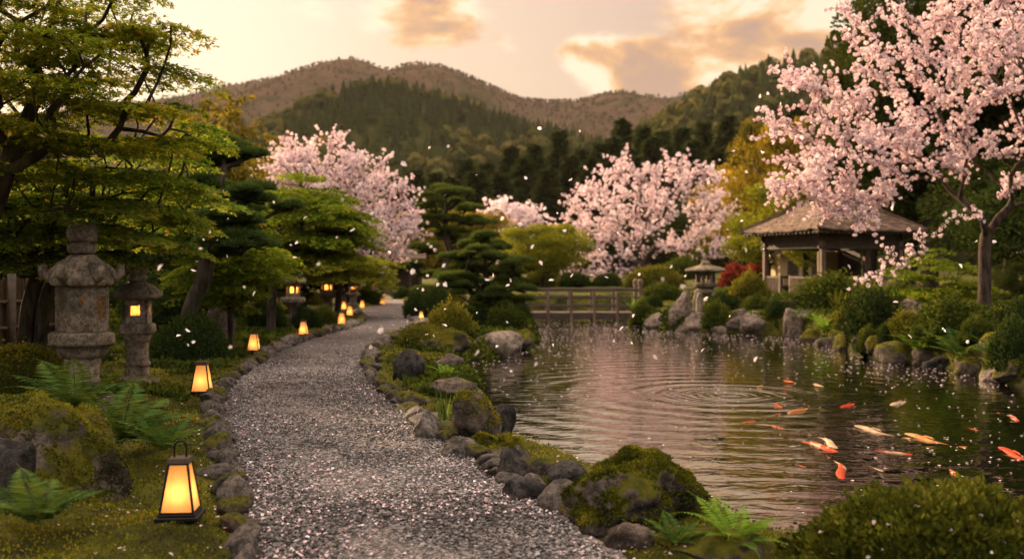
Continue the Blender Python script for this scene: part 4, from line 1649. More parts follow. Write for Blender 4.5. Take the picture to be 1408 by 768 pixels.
def limbs(acc, P, par, tips, rbase, rtip, p=0.5, k=7):
    n = len(P)
    cnt = np.zeros(n)
    for _, b in tips:
        cnt[b] += 1
    for i in range(n - 1, 0, -1):
        cnt[par[i]] += cnt[i]
    tot = max(cnt[0], 1)
    R_ = np.maximum(rtip, rbase * (np.maximum(cnt, .5) / tot) ** p)
    kids = [[] for _ in range(n)]
    for i in range(1, n):
        kids[par[i]].append(i)
    st = [(0, None)]
    while st:
        i, pr = st.pop()
        ch = [i] if pr is None else [pr, i]
        while True:
            kk = kids[ch[-1]]
            if not kk:
                break
            kk = sorted(kk, key=lambda q: -cnt[q])
            nx = kk[0]
            for o in kk[1:]:
                st.append((o, ch[-1]))
            ch.append(nx)
        rr = R_[ch].copy()
        if pr is not None:
            rr[0] = min(R_[ch[0]], R_[ch[1]] * 1.3)
        else:
            z = P[ch][:, 2] - P[0, 2]
            rr = rr * (1 + .55 * np.exp(-z / (rbase * 1.8)))
        if len(ch) > 1:
            tube(acc, P[ch], rr, k if rr[0] > rbase * .3 else 5)
    return R_


def in_poly(poly, pts):
    return sdf(np.asarray(poly, float), pts[:, 0], pts[:, 1]) < 0


def poly_targets(poly, d0, thick, n, r, mind=0.0, vs=1.0):
    """crown clump centres: an outline in photo pixels gets depth and a rounded thickness"""
    poly = np.asarray(poly, float)
    lo, hi = poly.min(0), poly.max(0)
    out_ = []
    xy = []
    tries = 0
    while len(out_) < n and tries < n * 60:
        tries += 1
        q = lo + (hi - lo) * r.random(2)
        s = sdf(poly, q[:1], q[1:])[0]
        if s > 0:
            continue
        depth = thick * min(1.0, 0.25 + -s / (0.22 * min(hi - lo)))
        d = d0 + depth * (2 * r.random() - 1)
        # keep the outline when the clump is nearer or farther
        w = at(q[0], q[1], d0)
        w = w + np.array([0, d - d0, 0])
        if mind and out_ and (np.linalg.norm((np.array(out_) - w) * np.array([1, 1, vs]), axis=1) < mind).any():
            continue
        out_.append(w)
    return np.array(out_)


def strata(T, axis, h, slope, r, jit=.045):
    """maples hold their leaves in level layers: settle clump centres into them"""
    dist = np.linalg.norm(T[:, :2] - axis[:2], axis=1)
    ph = .25 * h * np.sin(T[:, 0] * 1.9 + T[:, 1] * 2.3)
    z = np.round((T[:, 2] + slope * dist + ph) / h) * h - slope * dist - ph + jit * h * r.normal(size=len(T))
    T = T.copy()
    T[:, 2] = z
    return T


def maple_pads(acc, T, r, axis, rpad, nleaf, size, drop=0.12, flat=0.22, lobes=3):
    for t in T:
        o = t[:2] - axis[:2]
        o = np.array([o[0], o[1], 0]) / max(np.linalg.norm(o), .1)
        R_ = rpad * (.7 + .6 * r.random())
        m = int(nleaf * (.7 + .6 * r.random()))
        a = r.random(m) * 2 * PI
        q = np.sqrt(r.random(m)) * R_
        x = np.stack([np.cos(a) * q, np.sin(a) * q, np.zeros(m)], 1)
        e = x @ o
        x[:, 2] = -drop * (q / R_) ** 2 * R_ - .25 * e * (e > 0) + flat * R_ * r.normal(size=m) * .5
        base = t + x
        yaw = np.arctan2(x[:, 1] + o[1] * R_ * .6, x[:, 0] + o[0] * R_ * .6) + .7 * r.normal(size=m)
        d = np.stack([np.cos(yaw), np.sin(yaw), -.35 + .35 * r.normal(size=m)], 1)
        d = unit(d)
        up = unit(np.array([0, 0, 1.0]) + .38 * r.normal(size=(m, 3)))
        s = unit(np.cross(d, up))
        edge = q / R_
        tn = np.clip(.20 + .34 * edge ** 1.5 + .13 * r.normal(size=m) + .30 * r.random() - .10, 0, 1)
        L = size * (.7 + .6 * r.random(m))
        for j in range(lobes):
            b = (j - (lobes - 1) / 2) * (.95 if lobes == 3 else .75)
            dd = unit(d * math.cos(b) + s * math.sin(b))
            ss = unit(np.cross(dd, up))
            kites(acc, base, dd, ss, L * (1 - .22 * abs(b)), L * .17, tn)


def blob_leaves(acc, T, r, rb, n, size, bright=0.5, squash=0.75, spread=.18, wid=.32, center=None):
    """rounded clumps of leaves"""
    for t in T:
        R_ = rb * (.65 + .7 * r.random())
        d = rdir(n, r)
        q = R_ * (.35 + .65 * r.random((n, 1)) ** .5)
        x = d * q * np.array([1, 1, squash])
        dd = unit(d + .7 * rdir(n, r) + np.array([0, 0, -.15]))
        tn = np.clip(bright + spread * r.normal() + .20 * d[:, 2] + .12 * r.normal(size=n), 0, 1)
        L = size * (.6 + .8 * r.random(n))
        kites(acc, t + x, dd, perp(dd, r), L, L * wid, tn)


def pine_pads(acc, T, r, rpad, n, L, flat=.32, bright=.52):
    """cloud pruned pads of needle tufts"""
    for t in T:
        R_ = rpad * (.7 + .6 * r.random())
        a = r.random(n) * 2 * PI
        q = np.sqrt(r.random(n)) * R_
        z = flat * R_ * np.sqrt(np.maximum(0, 1 - (q / R_) ** 2)) * (r.random(n) ** .6) - .05 * R_
        c = t + np.stack([np.cos(a) * q, np.sin(a) * q, z], 1)
        out_ = np.stack([np.cos(a) * q / R_, np.sin(a) * q / R_, np.full(n, .75)], 1)
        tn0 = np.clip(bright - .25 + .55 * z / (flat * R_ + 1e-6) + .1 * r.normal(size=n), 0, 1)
        for k in range(6):
            d = unit(out_ + .85 * rdir(n, r))
            l = L * (.6 + .7 * r.random(n))
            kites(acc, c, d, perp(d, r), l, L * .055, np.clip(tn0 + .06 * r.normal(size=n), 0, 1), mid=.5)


def blossoms(acc, tw, T, r, axis, ntw, ltw, gap, rball, npet, up=.18, pet=.8, jitter=.55, pink=.55):
    """flower balls strung along twigs round each clump centre"""
    C_ = []
    for t in T:
        o = t - axis
        o = o / max(np.linalg.norm(o), .1)
        for k in range(ntw):
            d = unit((o * .7 + np.array([0, 0, up]) + .75 * rdir(1, r)[0])[None])[0]
            L = ltw * (.5 + r.random())
            s = t - d * L * .3
            bend = np.array([0, 0, -.12 * L])
            m = max(2, int(L / gap))
            u = np.linspace(0, 1, m)
            pts = s + d * (u[:, None] * L) + bend * (u[:, None] ** 2)
            tube(tw, pts[:: max(1, m // 4)] if m > 4 else pts, np.linspace(.010, .003, len(pts[:: max(1, m // 4)] if m > 4 else pts)) * (rball / .045) ** .5, 4)
            C_.append(pts + rball * jitter * 1.6 * r.normal(size=pts.shape) * np.array([1, 1, .8]))
    C_ = np.concatenate(C_)
    n = len(C_)
    rb = rball * (.7 + .6 * r.random(n))
    bt = np.clip(pink + .17 * r.normal(size=n), 0, 1)
    ti = np.repeat(np.arange(n), npet)
    d = rdir(n * npet, r)
    c = C_[ti] + d * rb[ti][:, None] * .75
    s = perp(d, r)
    u = unit(np.cross(d, s) + .35 * d)
    L = rb[ti] * pet * (.8 + .5 * r.random(len(ti)))
    tn = np.clip(bt[ti] + .12 * r.normal(size=len(ti)), 0, 1)
    kites(acc, c - u * L[:, None] * .5, u, s, L, L * .42, tn, mid=.55)
    return n


def place_tree(name, base, label, cat='tree', group=None):
    return empty(name, base, label, cat, group)


def finish(root, trunk, crown, bark, leaf):
    """meshes were built in world space; seat them on the tree's base"""
    off = np.array(root.location[:])
    for a in (trunk, crown):
        a.V = [v - off for v in a.V]
    trunk.obj('trunk', M[bark], root, True)
    crown.obj('crown', M[leaf], root)
    return root


def right_cherry():
    r = np.random.default_rng(101)
    d = 20.0
    base = at(1353, 428, d)
    base[2] = min(base[2], hz(base[0], base[1]))
    poly = [(1062, 172), (1084, 150), (1092, 95), (1135, 112), (1172, 70), (1158, 8), (1185, 22), (1225, 60), (1245, -20), (1330, -50), (1450, -60), (1540, -30), (1570, 120), (1560, 290), (1500, 320), (1450, 300), (1408, 285), (1360, 250), (1300, 236), (1240, 246), (1205, 284), (1165, 292), (1150, 268), (1068, 268), (1100, 240), (1078, 205), (1120, 200)]
    T = poly_targets(poly, d, 1.9, 215, r, .34)
    ex = [(1186, 383), (1210, 372), (1232, 358), (1250, 340), (1268, 328), (1285, 322), (1225, 345), (1310, 300), (1330, 296), (1345, 292), (1200, 380), (1240, 365), (1262, 350)]
    E = np.array([at(a, b, d - .5 - .02 * i) for i, (a, b) in enumerate(ex)])
    tip = [(1066, 178), (1080, 168), (1098, 182), (1093, 100), (1110, 104), (1066, 262), (1082, 258), (1160, 12), (1174, 26), (1190, 40), (1098, 250), (1124, 262), (1110, 116), (1128, 122)]
    tip += [(1130, 280), (1150, 290), (1180, 300), (1196, 290), (1210, 275), (1225, 262), (1120, 268)]
    T = np.vstack([T, [at(a, b, d + .5 * r.normal()) for a, b in tip]])
    tr = [base + [0, 0, -.25], base, at(1354, 390, d), at(1354, 345, d), at(1356, 325, d)]
    allT = np.vstack([T, E])
    forks = [at(1306, 262, d + .2), at(1278, 225, d + .2), at(1330, 240, d - .3), at(1388, 285, d), at(1420, 215, d - .2), at(1348, 230, d + .5)]
    P, par, tips = skeleton(tr, np.vstack([forks, allT]), r, .28, .06, .55, .22, .04, .8)
    trunk, crown = Acc(), Acc()
    limbs(trunk, P, par, tips, .118, .006, .66, 10)
    ax = at(1360, 300, d)
    blossoms(crown, trunk, T, r, ax, 4, .72, .056, .042, 14, .10, pet=.95, pink=.52)
    blossoms(crown, trunk, E, r, ax, 2, .34, .07, .046, 15, .0, pink=.6)
    finish(place_tree('cherry_tree', base, 'large flowering cherry tree with a bare forked trunk on the right bank before the pavilion', 'cherry tree'), trunk, crown, 'bark_cherry', 'cherry')


def small_cherry(name_label, base_px, d, poly, thick, n, seed, ntw, ltw, rball, gap, npet, rb, fork, pink=.5):
    r = np.random.default_rng(seed)
    base = at(base_px[0], base_px[1], d)
    base[2] = hz(base[0], base[1]) - .05
    T = poly_targets(poly, d, thick, n, r, .2)
    f = at(fork[0], fork[1], d)
    tr = [base, base * .5 + f * .5 + np.array([.05, 0, 0]), f]
    P, par, tips = skeleton(tr, T, r, .25, .1, .6, .3, .08, .8)
    trunk, crown = Acc(), Acc()
    limbs(trunk, P, par, tips, rb, .008, .5, 8)
    blossoms(crown, trunk, T, r, f, ntw, ltw, gap, rball, npet, .15, pet=.95, pink=pink)
    finish(place_tree('cherry_tree', base, name_label, 'cherry tree'), trunk, crown, 'bark_cherry', 'cherry')


right_cherry()
small_cherry('round flowering cherry tree behind the far end of the bridge', (893, 390), 75.0,
             [(768, 350), (795, 340), (772, 318), (782, 275), (812, 258), (856, 222), (872, 238), (900, 232), (930, 216), (948, 238), (980, 232), (998, 262), (1000, 300), (1004, 345), (975, 356), (950, 340), (920, 352), (870, 365), (812, 385), (790, 372)], 5.2, 155, 203, 4, 1.7, .115, .19, 11, .36, (890, 365), .55)
small_cherry('wide flowering cherry tree leaning over the left side of the path beyond the green maple', (470, 400), 34.0,
             [(362, 228), (400, 212), (398, 192), (440, 210), (452, 192), (475, 215), (510, 228), (532, 222), (528, 255), (566, 255), (562, 290), (572, 325), (545, 345), (520, 362), (498, 345), (470, 320), (440, 290), (400, 270), (372, 250)], 2.2, 150, 204, 4, .85, .062, .10, 11, .17, (455, 330), .56)
small_cherry('pale distant cherry tree behind the cloud pruned pines', (700, 393), 85.0,
             [(662, 300), (680, 284), (705, 282), (735, 292), (740, 320), (722, 345), (700, 360), (672, 350), (658, 330)], 3.0, 75, 205, 4, 1.5, .16, .25, 9, .22, (698, 350), .66)


def maple_left():
    r = np.random.default_rng(301)
    # tall maple: trunk leaves the ground at the far left
    d = 9.6
    base = at(-40, 500, d)
    base[2] = hz(base[0], base[1]) - .1
    poly = [(-110, 70), (-100, -30), (0, -60), (120, -60), (215, 0), (190, 30), (262, 60), (268, 88), (235, 110), (222, 140), (262, 168), (250, 190), (290, 186), (270, 210), (180, 216), (90, 222), (-60, 235), (-110, 200)]
    T = strata(poly_targets(poly, d, 1.3, 170, r, .30, 1.0), at(-20, 300, d), .36, .10, r)
    tr = [base, at(-34, 400, d), at(-20, 300, d), at(15, 215, d), at(60, 110, d + .2)]
    P, par, tips = skeleton(tr, T, r, .22, .08, .35, .2, .02, .8)
    trunk, crown = Acc(), Acc()
    limbs(trunk, P, par, tips, .13, .004, .5, 9)
    maple_pads(crown, T, r, at(-20, 300, d), .34, 170, .056, flat=.06, drop=.10)
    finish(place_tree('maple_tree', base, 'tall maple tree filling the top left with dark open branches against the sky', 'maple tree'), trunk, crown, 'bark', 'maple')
    # lower spreading maple with several stems by the fence
    d = 11.3
    base = at(30, 472, d)
    base[2] = hz(base[0], base[1]) - .1
    poly = [(-160, 230), (20, 205), (120, 190), (200, 185), (285, 180), (292, 196), (250, 214), (215, 225), (250, 245), (285, 256), (286, 285), (250, 300), (262, 318), (240, 340), (205, 352), (150, 330), (100, 345), (75, 352), (0, 362), (-120, 372)]
    T = strata(poly_targets(poly, d, 1.3, 210, r, .30, 1.0), at(20, 330, d), .34, .14, r)
    tr = [base, at(38, 430, d), at(52, 380, d), at(68, 330, d)]
    tr2 = [base + np.array([.10, .1, 0]), at(62, 420, d), at(84, 370, d), at(120, 315, d)]
    P, par, tips = skeleton(tr, T, r, .22, .08, .45, .2, .02, .8)
    trunk, crown = Acc(), Acc()
    limbs(trunk, P, par, tips, .085, .004, .5, 8)
    P2, par2, tips2 = skeleton(tr2, T[::4], r, .22, .08, .5, .2, .02, .8)
    limbs(trunk, P2, par2, tips2, .075, .004, .5, 8)
    maple_pads(crown, T, r, at(20, 330, d), .38, 210, .058, flat=.05, drop=.12)
    finish(place_tree('maple_tree', base, 'spreading maple with layered leaves and bronze tips behind the largest stone lantern', 'maple tree'), trunk, crown, 'bark', 'maple_bronze_lit')


maple_left()


def green_maple(label, base_px, d, poly, thick, n, seed, rpad, nleaf, size, leaf, trk, rb=.09, lobes=3):
    r = np.random.default_rng(seed)
    base = at(base_px[0], base_px[1], d)
    base[2] = hz(base[0], base[1]) - .1
    T = strata(poly_targets(poly, d, thick, n, r, rpad * .7, 1.0), at(*trk[-1], d), rpad * .95, .22, r, .17)
    tr = [base] + [at(a, b, d) for a, b in trk]
    P, par, tips = skeleton(tr, T, r, .22, .08, .4, .25, .05, .8)
    trunk, crown = Acc(), Acc()
    limbs(trunk, P, par, tips, rb, .005, .5, 8)
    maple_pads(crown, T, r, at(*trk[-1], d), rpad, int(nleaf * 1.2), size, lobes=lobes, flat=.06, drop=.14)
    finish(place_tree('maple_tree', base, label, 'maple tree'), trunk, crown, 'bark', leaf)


green_maple('bright green spring maple between the leaning pine and the left cherry', (372, 442), 21.0,
            [(388, 268), (400, 246), (425, 252), (470, 268), (500, 300), (498, 335), (470, 352), (430, 348), (400, 362), (382, 366), (385, 320)], 1.8, 170, 311, .42, 110, .085, 'maple_green', [(376, 395), (392, 340), (410, 300)])
green_maple('low yellow green maple under the leaning pine', (318, 452), 17.0,
            [(258, 372), (300, 338), (350, 330), (388, 348), (392, 372), (350, 392), (330, 415), (288, 418), (262, 400)], 1.2, 110, 312, .34, 100, .07, 'maple_green', [(316, 420), (312, 385)], .05)
green_maple('olive maple arching above the squat stone lantern', (462, 420), 29.0,
            [(415, 355), (450, 342), (500, 350), (530, 365), (525, 388), (490, 385), (455, 380), (425, 372)], 1.6, 80, 313, .5, 90, .10, 'spring', [(468, 390), (478, 368)], .08)


green_maple('small light leaved tree between the pavilion and the cherry trunk', (1283, 432), 22.5,
            [(1222, 400), (1240, 362), (1285, 345), (1330, 362), (1345, 392), (1335, 420), (1300, 425), (1250, 428), (1228, 420)], 1.0, 75, 314, .30, 80, .075, 'maple_green', [(1286, 405), (1284, 385)], .045)


def pine(label, base_px, d, trk, pads, seed, rb, L, n, leaf='pine', flat=.34, sub=5):
    """pads: px, py, half width in px"""
    r = np.random.default_rng(seed)
    base = at(base_px[0], base_px[1], d)
    base[2] = hz(base[0], base[1]) - .1
    u = d / F0
    trunk, crown = Acc(), Acc()
    T = []
    for (px, py, hw) in pads:
        c = at(px, py, d)
        dz = (r.random() - .5) * 2 * .8
        k = max(3, int(hw / 6 * sub / 4))
        for q in range(k):
            a = r.random() * 2 * PI
            rr = math.sqrt(r.random()) * hw * u
            T.append((c + np.array([math.cos(a) * rr * .85, dz + math.sin(a) * rr * .8, .16 * hw * u * (1 - rr / (hw * u)) + .14 * r.normal() * hw * u]), hw * u * (.30 + .22 * r.random())))
    Tp = np.array([t for t, _ in T])
    tr = [base] + [at(a, b, d) for a, b in trk]
    P, par, tips = skeleton(tr, Tp - np.array([0, 0, .04]), r, .3, .16, .3, .22, -.02, 1.0)
    limbs(trunk, P, par, tips, rb, .008, .45, 10)
    for t, R_ in T:
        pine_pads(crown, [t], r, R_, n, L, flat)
    finish(place_tree('pine_tree', base, label, 'pine tree'), trunk, crown, 'bark', leaf)


pine('dark cloud pruned pine with a thick leaning trunk behind the round azalea', (252, 452), 15.5,
     [(262, 425), (280, 385), (284, 350), (290, 310), (300, 262), (308, 235)],
     [(310, 212, 50), (285, 222, 24), (342, 214, 22), (262, 258, 40), (225, 268, 36), (352, 272, 36), (300, 262, 30), (288, 300, 50), (240, 305, 42), (340, 305, 40), (372, 282, 20), (322, 328, 44), (260, 338, 40), (360, 338, 30), (222, 335, 36), (300, 350, 30)], 401, .125, .12, 230, flat=.42)
pine('tall layered garden pine with flat pads beyond the path bend', (612, 410), 36.0,
     [(608, 385), (618, 350), (612, 320), (614, 285), (612, 270)],
     [(612, 272, 32), (590, 284, 22), (638, 286, 24), (604, 300, 36), (646, 306, 28), (578, 312, 24), (622, 328, 34), (590, 342, 28), (655, 330, 24), (568, 368, 24), (590, 382, 26), (640, 352, 22)], 402, .16, .17, 170, 'pine_far')
pine('low spreading pine with a slanted trunk on the spit before the bridge', (634, 452), 24.5,
     [(640, 430), (654, 405), (668, 392), (668, 365), (668, 345)],
     [(664, 328, 22), (645, 338, 20), (690, 340, 18), (630, 356, 26), (668, 352, 30), (702, 362, 26), (650, 374, 34), (690, 382, 30), (622, 382, 30), (640, 398, 34), (700, 402, 36), (680, 412, 28), (715, 418, 22)], 403, .12, .13, 230, 'pine_far')


# ------------------------------------------------------------------ generic broad trees and conifers, one of each kind and copies
def broad_proto(name, leaf, h, w, n, seed, size, nl, label, cat='tree', squash=.8, bright=.42, spread=.16, bark='bark', wid=.32, rb=.03):
    r = np.random.default_rng(seed)
    T = []
    while len(T) < n:
        p = (r.random(3) * 2 - 1)
        if np.linalg.norm(p) > 1 or (np.linalg.norm(p) < .45 and r.random() < .7):
            continue
        T.append(p * np.array([w / 2, w / 2, h * .36]) * (1 + .18 * vnoise(p[None] * 2.2, seed)[0]) + np.array([0, 0, h * .60]))
    T = np.array(T)
    tr = np.array([(0, 0, -.2), (.02 * w, 0, h * .15), (-.01 * w, .02 * w, h * .32), (.02 * w, 0, h * .48)])
    P, par, tips = skeleton(tr, T, r, .25, .1, .4, .4, .1, .8)
    trunk, crown = Acc(), Acc()
    limbs(trunk, P, par, tips, rb * h, .012, .5, 7)
    blob_leaves(crown, T, r, .15 * w, nl, size, bright, squash, spread, wid)
    root = place_tree(name, (0, 0, 0), label, cat)
    trunk.obj('trunk', M[bark], root, True)
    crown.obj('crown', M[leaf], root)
    return root


def set_leaf(root, mat):
    for c in root.children:
        if c.name.startswith('crown'):
            c.material_slots[0].link = 'OBJECT'
            c.material_slots[0].material = M[mat]


def put(proto, px, py_top, d, label, h, w=None, mat=None, group=None, used=[], py_base=None, rz=None):
    """stand a tree so that its top is at a pixel; h is the prototype's height"""
    x = (px - CX) / F0 * d
    z0 = hz(x, d) if d < 60 else .6
    H_ = CZ + (HY - py_top) / F0 * d - z0
    s = H_ / h
    sw = s if w is None else w
    rz = rng.random() * 6.28 if rz is None else rz
    if proto.name in used:
        r_ = dup(proto, (x, d, z0), rz, (sw, sw, s), label, group)
    else:
        used.append(proto.name)
        r_ = proto
        r_.location = (x, d, z0)
        r_.rotation_euler = (0, 0, rz)
        r_.scale = (sw, sw, s)
        r_['label'] = label
        if group:
            r_['group'] = group
    if mat:
        set_leaf(r_, mat)
    return r_


def conifer_proto(seed, h=16.0, w=5.0):
    r = np.random.default_rng(seed)
    trunk, crown = Acc(), Acc()
    tube(trunk, [(0, 0, -.3), (.05, 0, h * .4), (0, .05, h * .8), (0, 0, h * .97)], [.24, .19, .08, .02], 7)
    nb = 150
    for k in range(nb):
        u = .10 + .89 * (k + r.random()) / nb
        z = h * u
        L = w / 2 * (1 - u) ** .92 * (.65 + .55 * r.random()) + .15
        a = k * 2.39996 + .5 * r.normal()
        d = np.array([math.cos(a), math.sin(a), 0])
        m = 40
        v = r.random(m) ** .6
        p = np.array([0, 0, z]) + d * (v[:, None] * L) + np.array([0, 0, 1]) * (-.28 * L * v ** 1.3 + .10 * r.normal(size=m))[:, None]
        p = p + .16 * L * (1.1 - v)[:, None] * r.normal(size=(m, 3)) * np.array([1, 1, .5])
        dd = unit(d + .8 * rdir(m, r) + np.array([0, 0, -.35]))
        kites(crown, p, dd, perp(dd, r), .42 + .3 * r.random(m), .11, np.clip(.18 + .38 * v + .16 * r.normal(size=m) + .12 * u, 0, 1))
    root = place_tree('cedar_tree', (0, 0, 0), 'tall dark cedar in the row of conifers below the hills', 'cedar tree')
    trunk.obj('trunk', M['bark'], root, True)
    crown.obj('crown', M['cedar'], root)
    return root


ced = [conifer_proto(501), conifer_proto(502, 16, 6.0), conifer_proto(503, 16, 4.4)]
CG = 'cedars in the row below the hills'
CL = 'tall dark cedar in the row of conifers below the hills'
for i, (px, top, d) in enumerate([(640, 236, 125), (668, 232, 120), (702, 208, 118), (735, 205, 122), (768, 196, 128), (800, 212, 120), (826, 204, 116), (856, 172, 120), (884, 190, 124), (910, 186, 118), (938, 184, 122), (968, 174, 126), (1000, 176, 118), (1032, 180, 122), (1062, 186, 112), (598, 244, 128), (570, 250, 122), (1092, 150, 112), (688, 246, 104), (752, 240, 106), (812, 236, 102), (872, 222, 100), (925, 216, 104), (985, 210, 100), (655, 252, 98), (720, 226, 112), (785, 222, 110), (842, 196, 116), (897, 206, 108), (952, 200, 110), (1018, 204, 104), (1045, 196, 106), (620, 262, 110), (548, 262, 112)]):
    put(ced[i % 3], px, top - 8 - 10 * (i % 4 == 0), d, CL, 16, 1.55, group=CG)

bro = broad_proto('broadleaf_tree', 'evergreen', 7.0, 6.0, 70, 511, .15, 480, 'tree', spread=.14)
bro2 = broad_proto('broadleaf_tree', 'spring', 6.0, 6.0, 60, 512, .13, 480, 'tree', spread=.14, squash=.6)
bro3 = broad_proto('broadleaf_tree', 'evergreen', 9.0, 6.0, 90, 513, .12, 620, 'tree', spread=.12, squash=.7)
bro4 = broad_proto('broadleaf_tree', 'evergreen', 3.0, 3.2, 60, 514, .075, 330, 'tree', spread=.13, squash=.6, rb=.02)
for (px, top, d, q, h, mat, w, lb) in [
        (1275, -60, 36, bro3, 9, 'evergreen', 1.05, 'very tall dark evergreen tree rising behind the pavilion into the sky'),
        (1385, -140, 34, bro3, 9, 'evergreen', 1.2, 'giant dark evergreen behind the right cherry crown'),
        (1480, -90, 33, bro3, 9, 'evergreen', 1.2, 'dark evergreen at the right edge behind the cherry'),
        (1200, 6, 40, bro, 7, 'evergreen', .75, 'dark evergreen whose crown edges the sky left of the right cherry'),
        (1250, 130, 38, bro, 7, 'evergreen', .9, 'mid height dark tree right behind the pavilion roof'),
        (1385, 190, 33, bro, 7, 'evergreen', .85, 'dark leafy tree behind the bare cherry trunk'),
        (1420, 230, 25, bro4, 3, 'shrub_dark', None, 'bushy dark tree at the right edge behind the cherry trunk'),
        (1082, 150, 54, bro2, 6, 'golden', .95, 'tall golden green tree behind the left end of the pavilion'),
        (1035, 215, 80, bro2, 6, 'golden', 1.35, 'golden tree beside the round cherry'),
        (1110, 230, 42, bro2, 6, 'spring', .8, 'yellow green tree just left of the pavilion roof apex'),
        (1055, 285, 52, bro2, 6, 'spring', .75, 'fresh green tree over the left eave of the pavilion'),
        (1000, 305, 84, bro2, 6, 'spring', 1.1, 'light green tree right of the round cherry crown'),
        (1180, 210, 45, bro2, 6, 'spring', .8, 'green tree showing above the pavilion roof'),
        (748, 302, 50, bro2, 6, 'spring', .78, 'bright yellow green round tree left of the round cherry'),
        (785, 325, 88, bro2, 6, 'spring', .7, 'green tree behind the left side of the round cherry'),
        (650, 282, 60, bro2, 6, 'golden', .8, 'golden tree between the layered pine and the pale cherry'),
        (575, 285, 58, bro2, 6, 'golden', .7, 'yellow tree behind the layered pine'),
        (700, 320, 94, bro, 7, 'evergreen', 1.0, 'dark tree behind the pale distant cherry'),
        (620, 300, 66, bro, 7, 'evergreen', .9, 'dark tree behind the layered pine'),
        (520, 290, 62, bro, 7, 'evergreen', .9, 'dark tree behind the left cherry crown'),
        (850, 290, 92, bro, 7, 'evergreen', .9, 'dark tree hidden behind the round cherry'),
        (930, 280, 92, bro, 7, 'evergreen', .9, 'dark tree right behind the round cherry'),
        (445, 300, 44, bro, 7, 'evergreen', .7, 'dark tree behind the bright green maple'),
        (365, 280, 34, bro, 7, 'evergreen', .7, 'dark tree behind the leaning pine pads'),
        (230, 230, 24, bro, 7, 'evergreen', .62, 'dark evergreen between the bronze tipped maple and the pine'),
        (120, 240, 20, bro, 7, 'evergreen', .6, 'dark evergreen above the bamboo fence'),
        (10, 215, 19, bro, 7, 'evergreen', .6, 'dark evergreen at the left edge behind the fence'),
        (-110, 150, 20, bro, 7, 'evergreen', .7, 'dark evergreen beyond the left edge behind the maples'),
        (405, 318, 31, bro, 7, 'evergreen', .6, 'dark tree behind the slender stone lantern'),
        (330, 325, 27, bro, 7, 'evergreen', .6, 'dark tree behind the low yellow green maple'),
        (480, 330, 40, bro, 7, 'evergreen', .6, 'dark tree behind the olive maple'),
        (300, 350, 22, bro4, 3, 'shrub_dark', None, 'dark shrubby tree behind the leaning pine trunk'),
        (215, 372, 17.5, bro4, 3, 'shrub_dark', None, 'dark shrubby tree behind the lit stone lantern'),
        (1392, 360, 24, bro4, 3, 'evergreen', None, 'small tree with a bare pale stem right of the cherry trunk')]:
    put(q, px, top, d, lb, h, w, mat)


def bamboo_clump(label, px, py_top, d, wpx, n, seed, leaf='bamboo'):
    r = np.random.default_rng(seed)
    x0 = (px - CX) / F0 * d
    z0 = hz(x0, d) if d < 60 else .6
    H_ = CZ + (HY - py_top) / F0 * d - z0
    W = wpx / F0 * d
    trunk, crown = Acc(), Acc()
    for k in range(n):
        b = np.array([(r.random() - .5) * W * .6, (r.random() - .5) * W * .6, -.1])
        h = H_ * (.68 + .32 * r.random())
        ln = np.array([r.normal(), r.normal(), 0]) * .09 * H_
        u = np.linspace(0, 1, 12)
        pts = b + np.stack([ln[0] * u ** 2.2, ln[1] * u ** 2.2, h * (u - .08 * u ** 4)], 1)
        tube(trunk, pts, np.linspace(.035, .008, 12), 5)
        for q in range(16):
            v = .35 + .65 * r.random()
            c = np.array([np.interp(v, u, pts[:, j]) for j in range(3)])
            d_ = unit(np.array([[r.normal(), r.normal(), .25]]))[0]
            L = (.9 - .45 * v) * (.6 + .6 * r.random())
            m = 22
            s = r.random(m)
            p = c + d_ * (s[:, None] * L) + np.array([0, 0, -.35 * L]) * (s[:, None] ** 2)
            dd = unit(d_ * .6 + .7 * rdir(m, r) + np.array([0, 0, -.6]))
            kites(crown, p, dd, perp(dd, r), .18 + .14 * r.random(m), .028, np.clip(.42 + .2 * r.normal(size=m) + .15 * v, 0, 1))
    root = place_tree('bamboo', (x0, d, z0), label, 'bamboo')
    trunk.obj('stems', M['bamboo_cane'], root, True)
    crown.obj('crown', M[leaf], root)


bamboo_clump('feathery golden bamboo clump standing above the pine against the sky', 290, 88, 27, 130, 24, 601)
bamboo_clump('hazy golden bamboo clump left of the left cherry crown', 385, 158, 38, 110, 22, 602)
bamboo_clump('drooping golden bamboo right of the round cherry', 1014, 232, 79, 60, 12, 603, 'golden')


# ------------------------------------------------------------------ clipped shrubs
def shrub_mesh(name, mat, seed, n, size, lump=.10, rag=.05):
    r = np.random.default_rng(seed)
    d = rdir(n, r)
    d[:, 2] = np.where(d[:, 2] < -.25, -d[:, 2], d[:, 2])
    rad_ = 1 + lump * fbm(d * 2.3, seed, 3) + rag * r.normal(size=n) - .10 * r.random(n) ** 2
    p = d * rad_[:, None]
    shoot = r.random(n) < .05
    p = p * (1 + shoot * (.03 + .12 * r.random(n)))[:, None]
    p[:, 2] = np.where(p[:, 2] > 0, p[:, 2], p[:, 2] * .5)
    dd = unit(d + .75 * rdir(n, r) + np.array([0, 0, .25]))
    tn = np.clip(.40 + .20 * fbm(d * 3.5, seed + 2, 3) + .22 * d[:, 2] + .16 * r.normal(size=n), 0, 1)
    L = size * (.6 + .8 * r.random(n))
    a = Acc()
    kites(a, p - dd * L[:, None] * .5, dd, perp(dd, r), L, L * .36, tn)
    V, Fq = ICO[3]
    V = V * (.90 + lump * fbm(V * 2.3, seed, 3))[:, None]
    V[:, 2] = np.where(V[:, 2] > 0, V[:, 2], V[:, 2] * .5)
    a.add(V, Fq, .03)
    return a.mesh(name, M[mat])


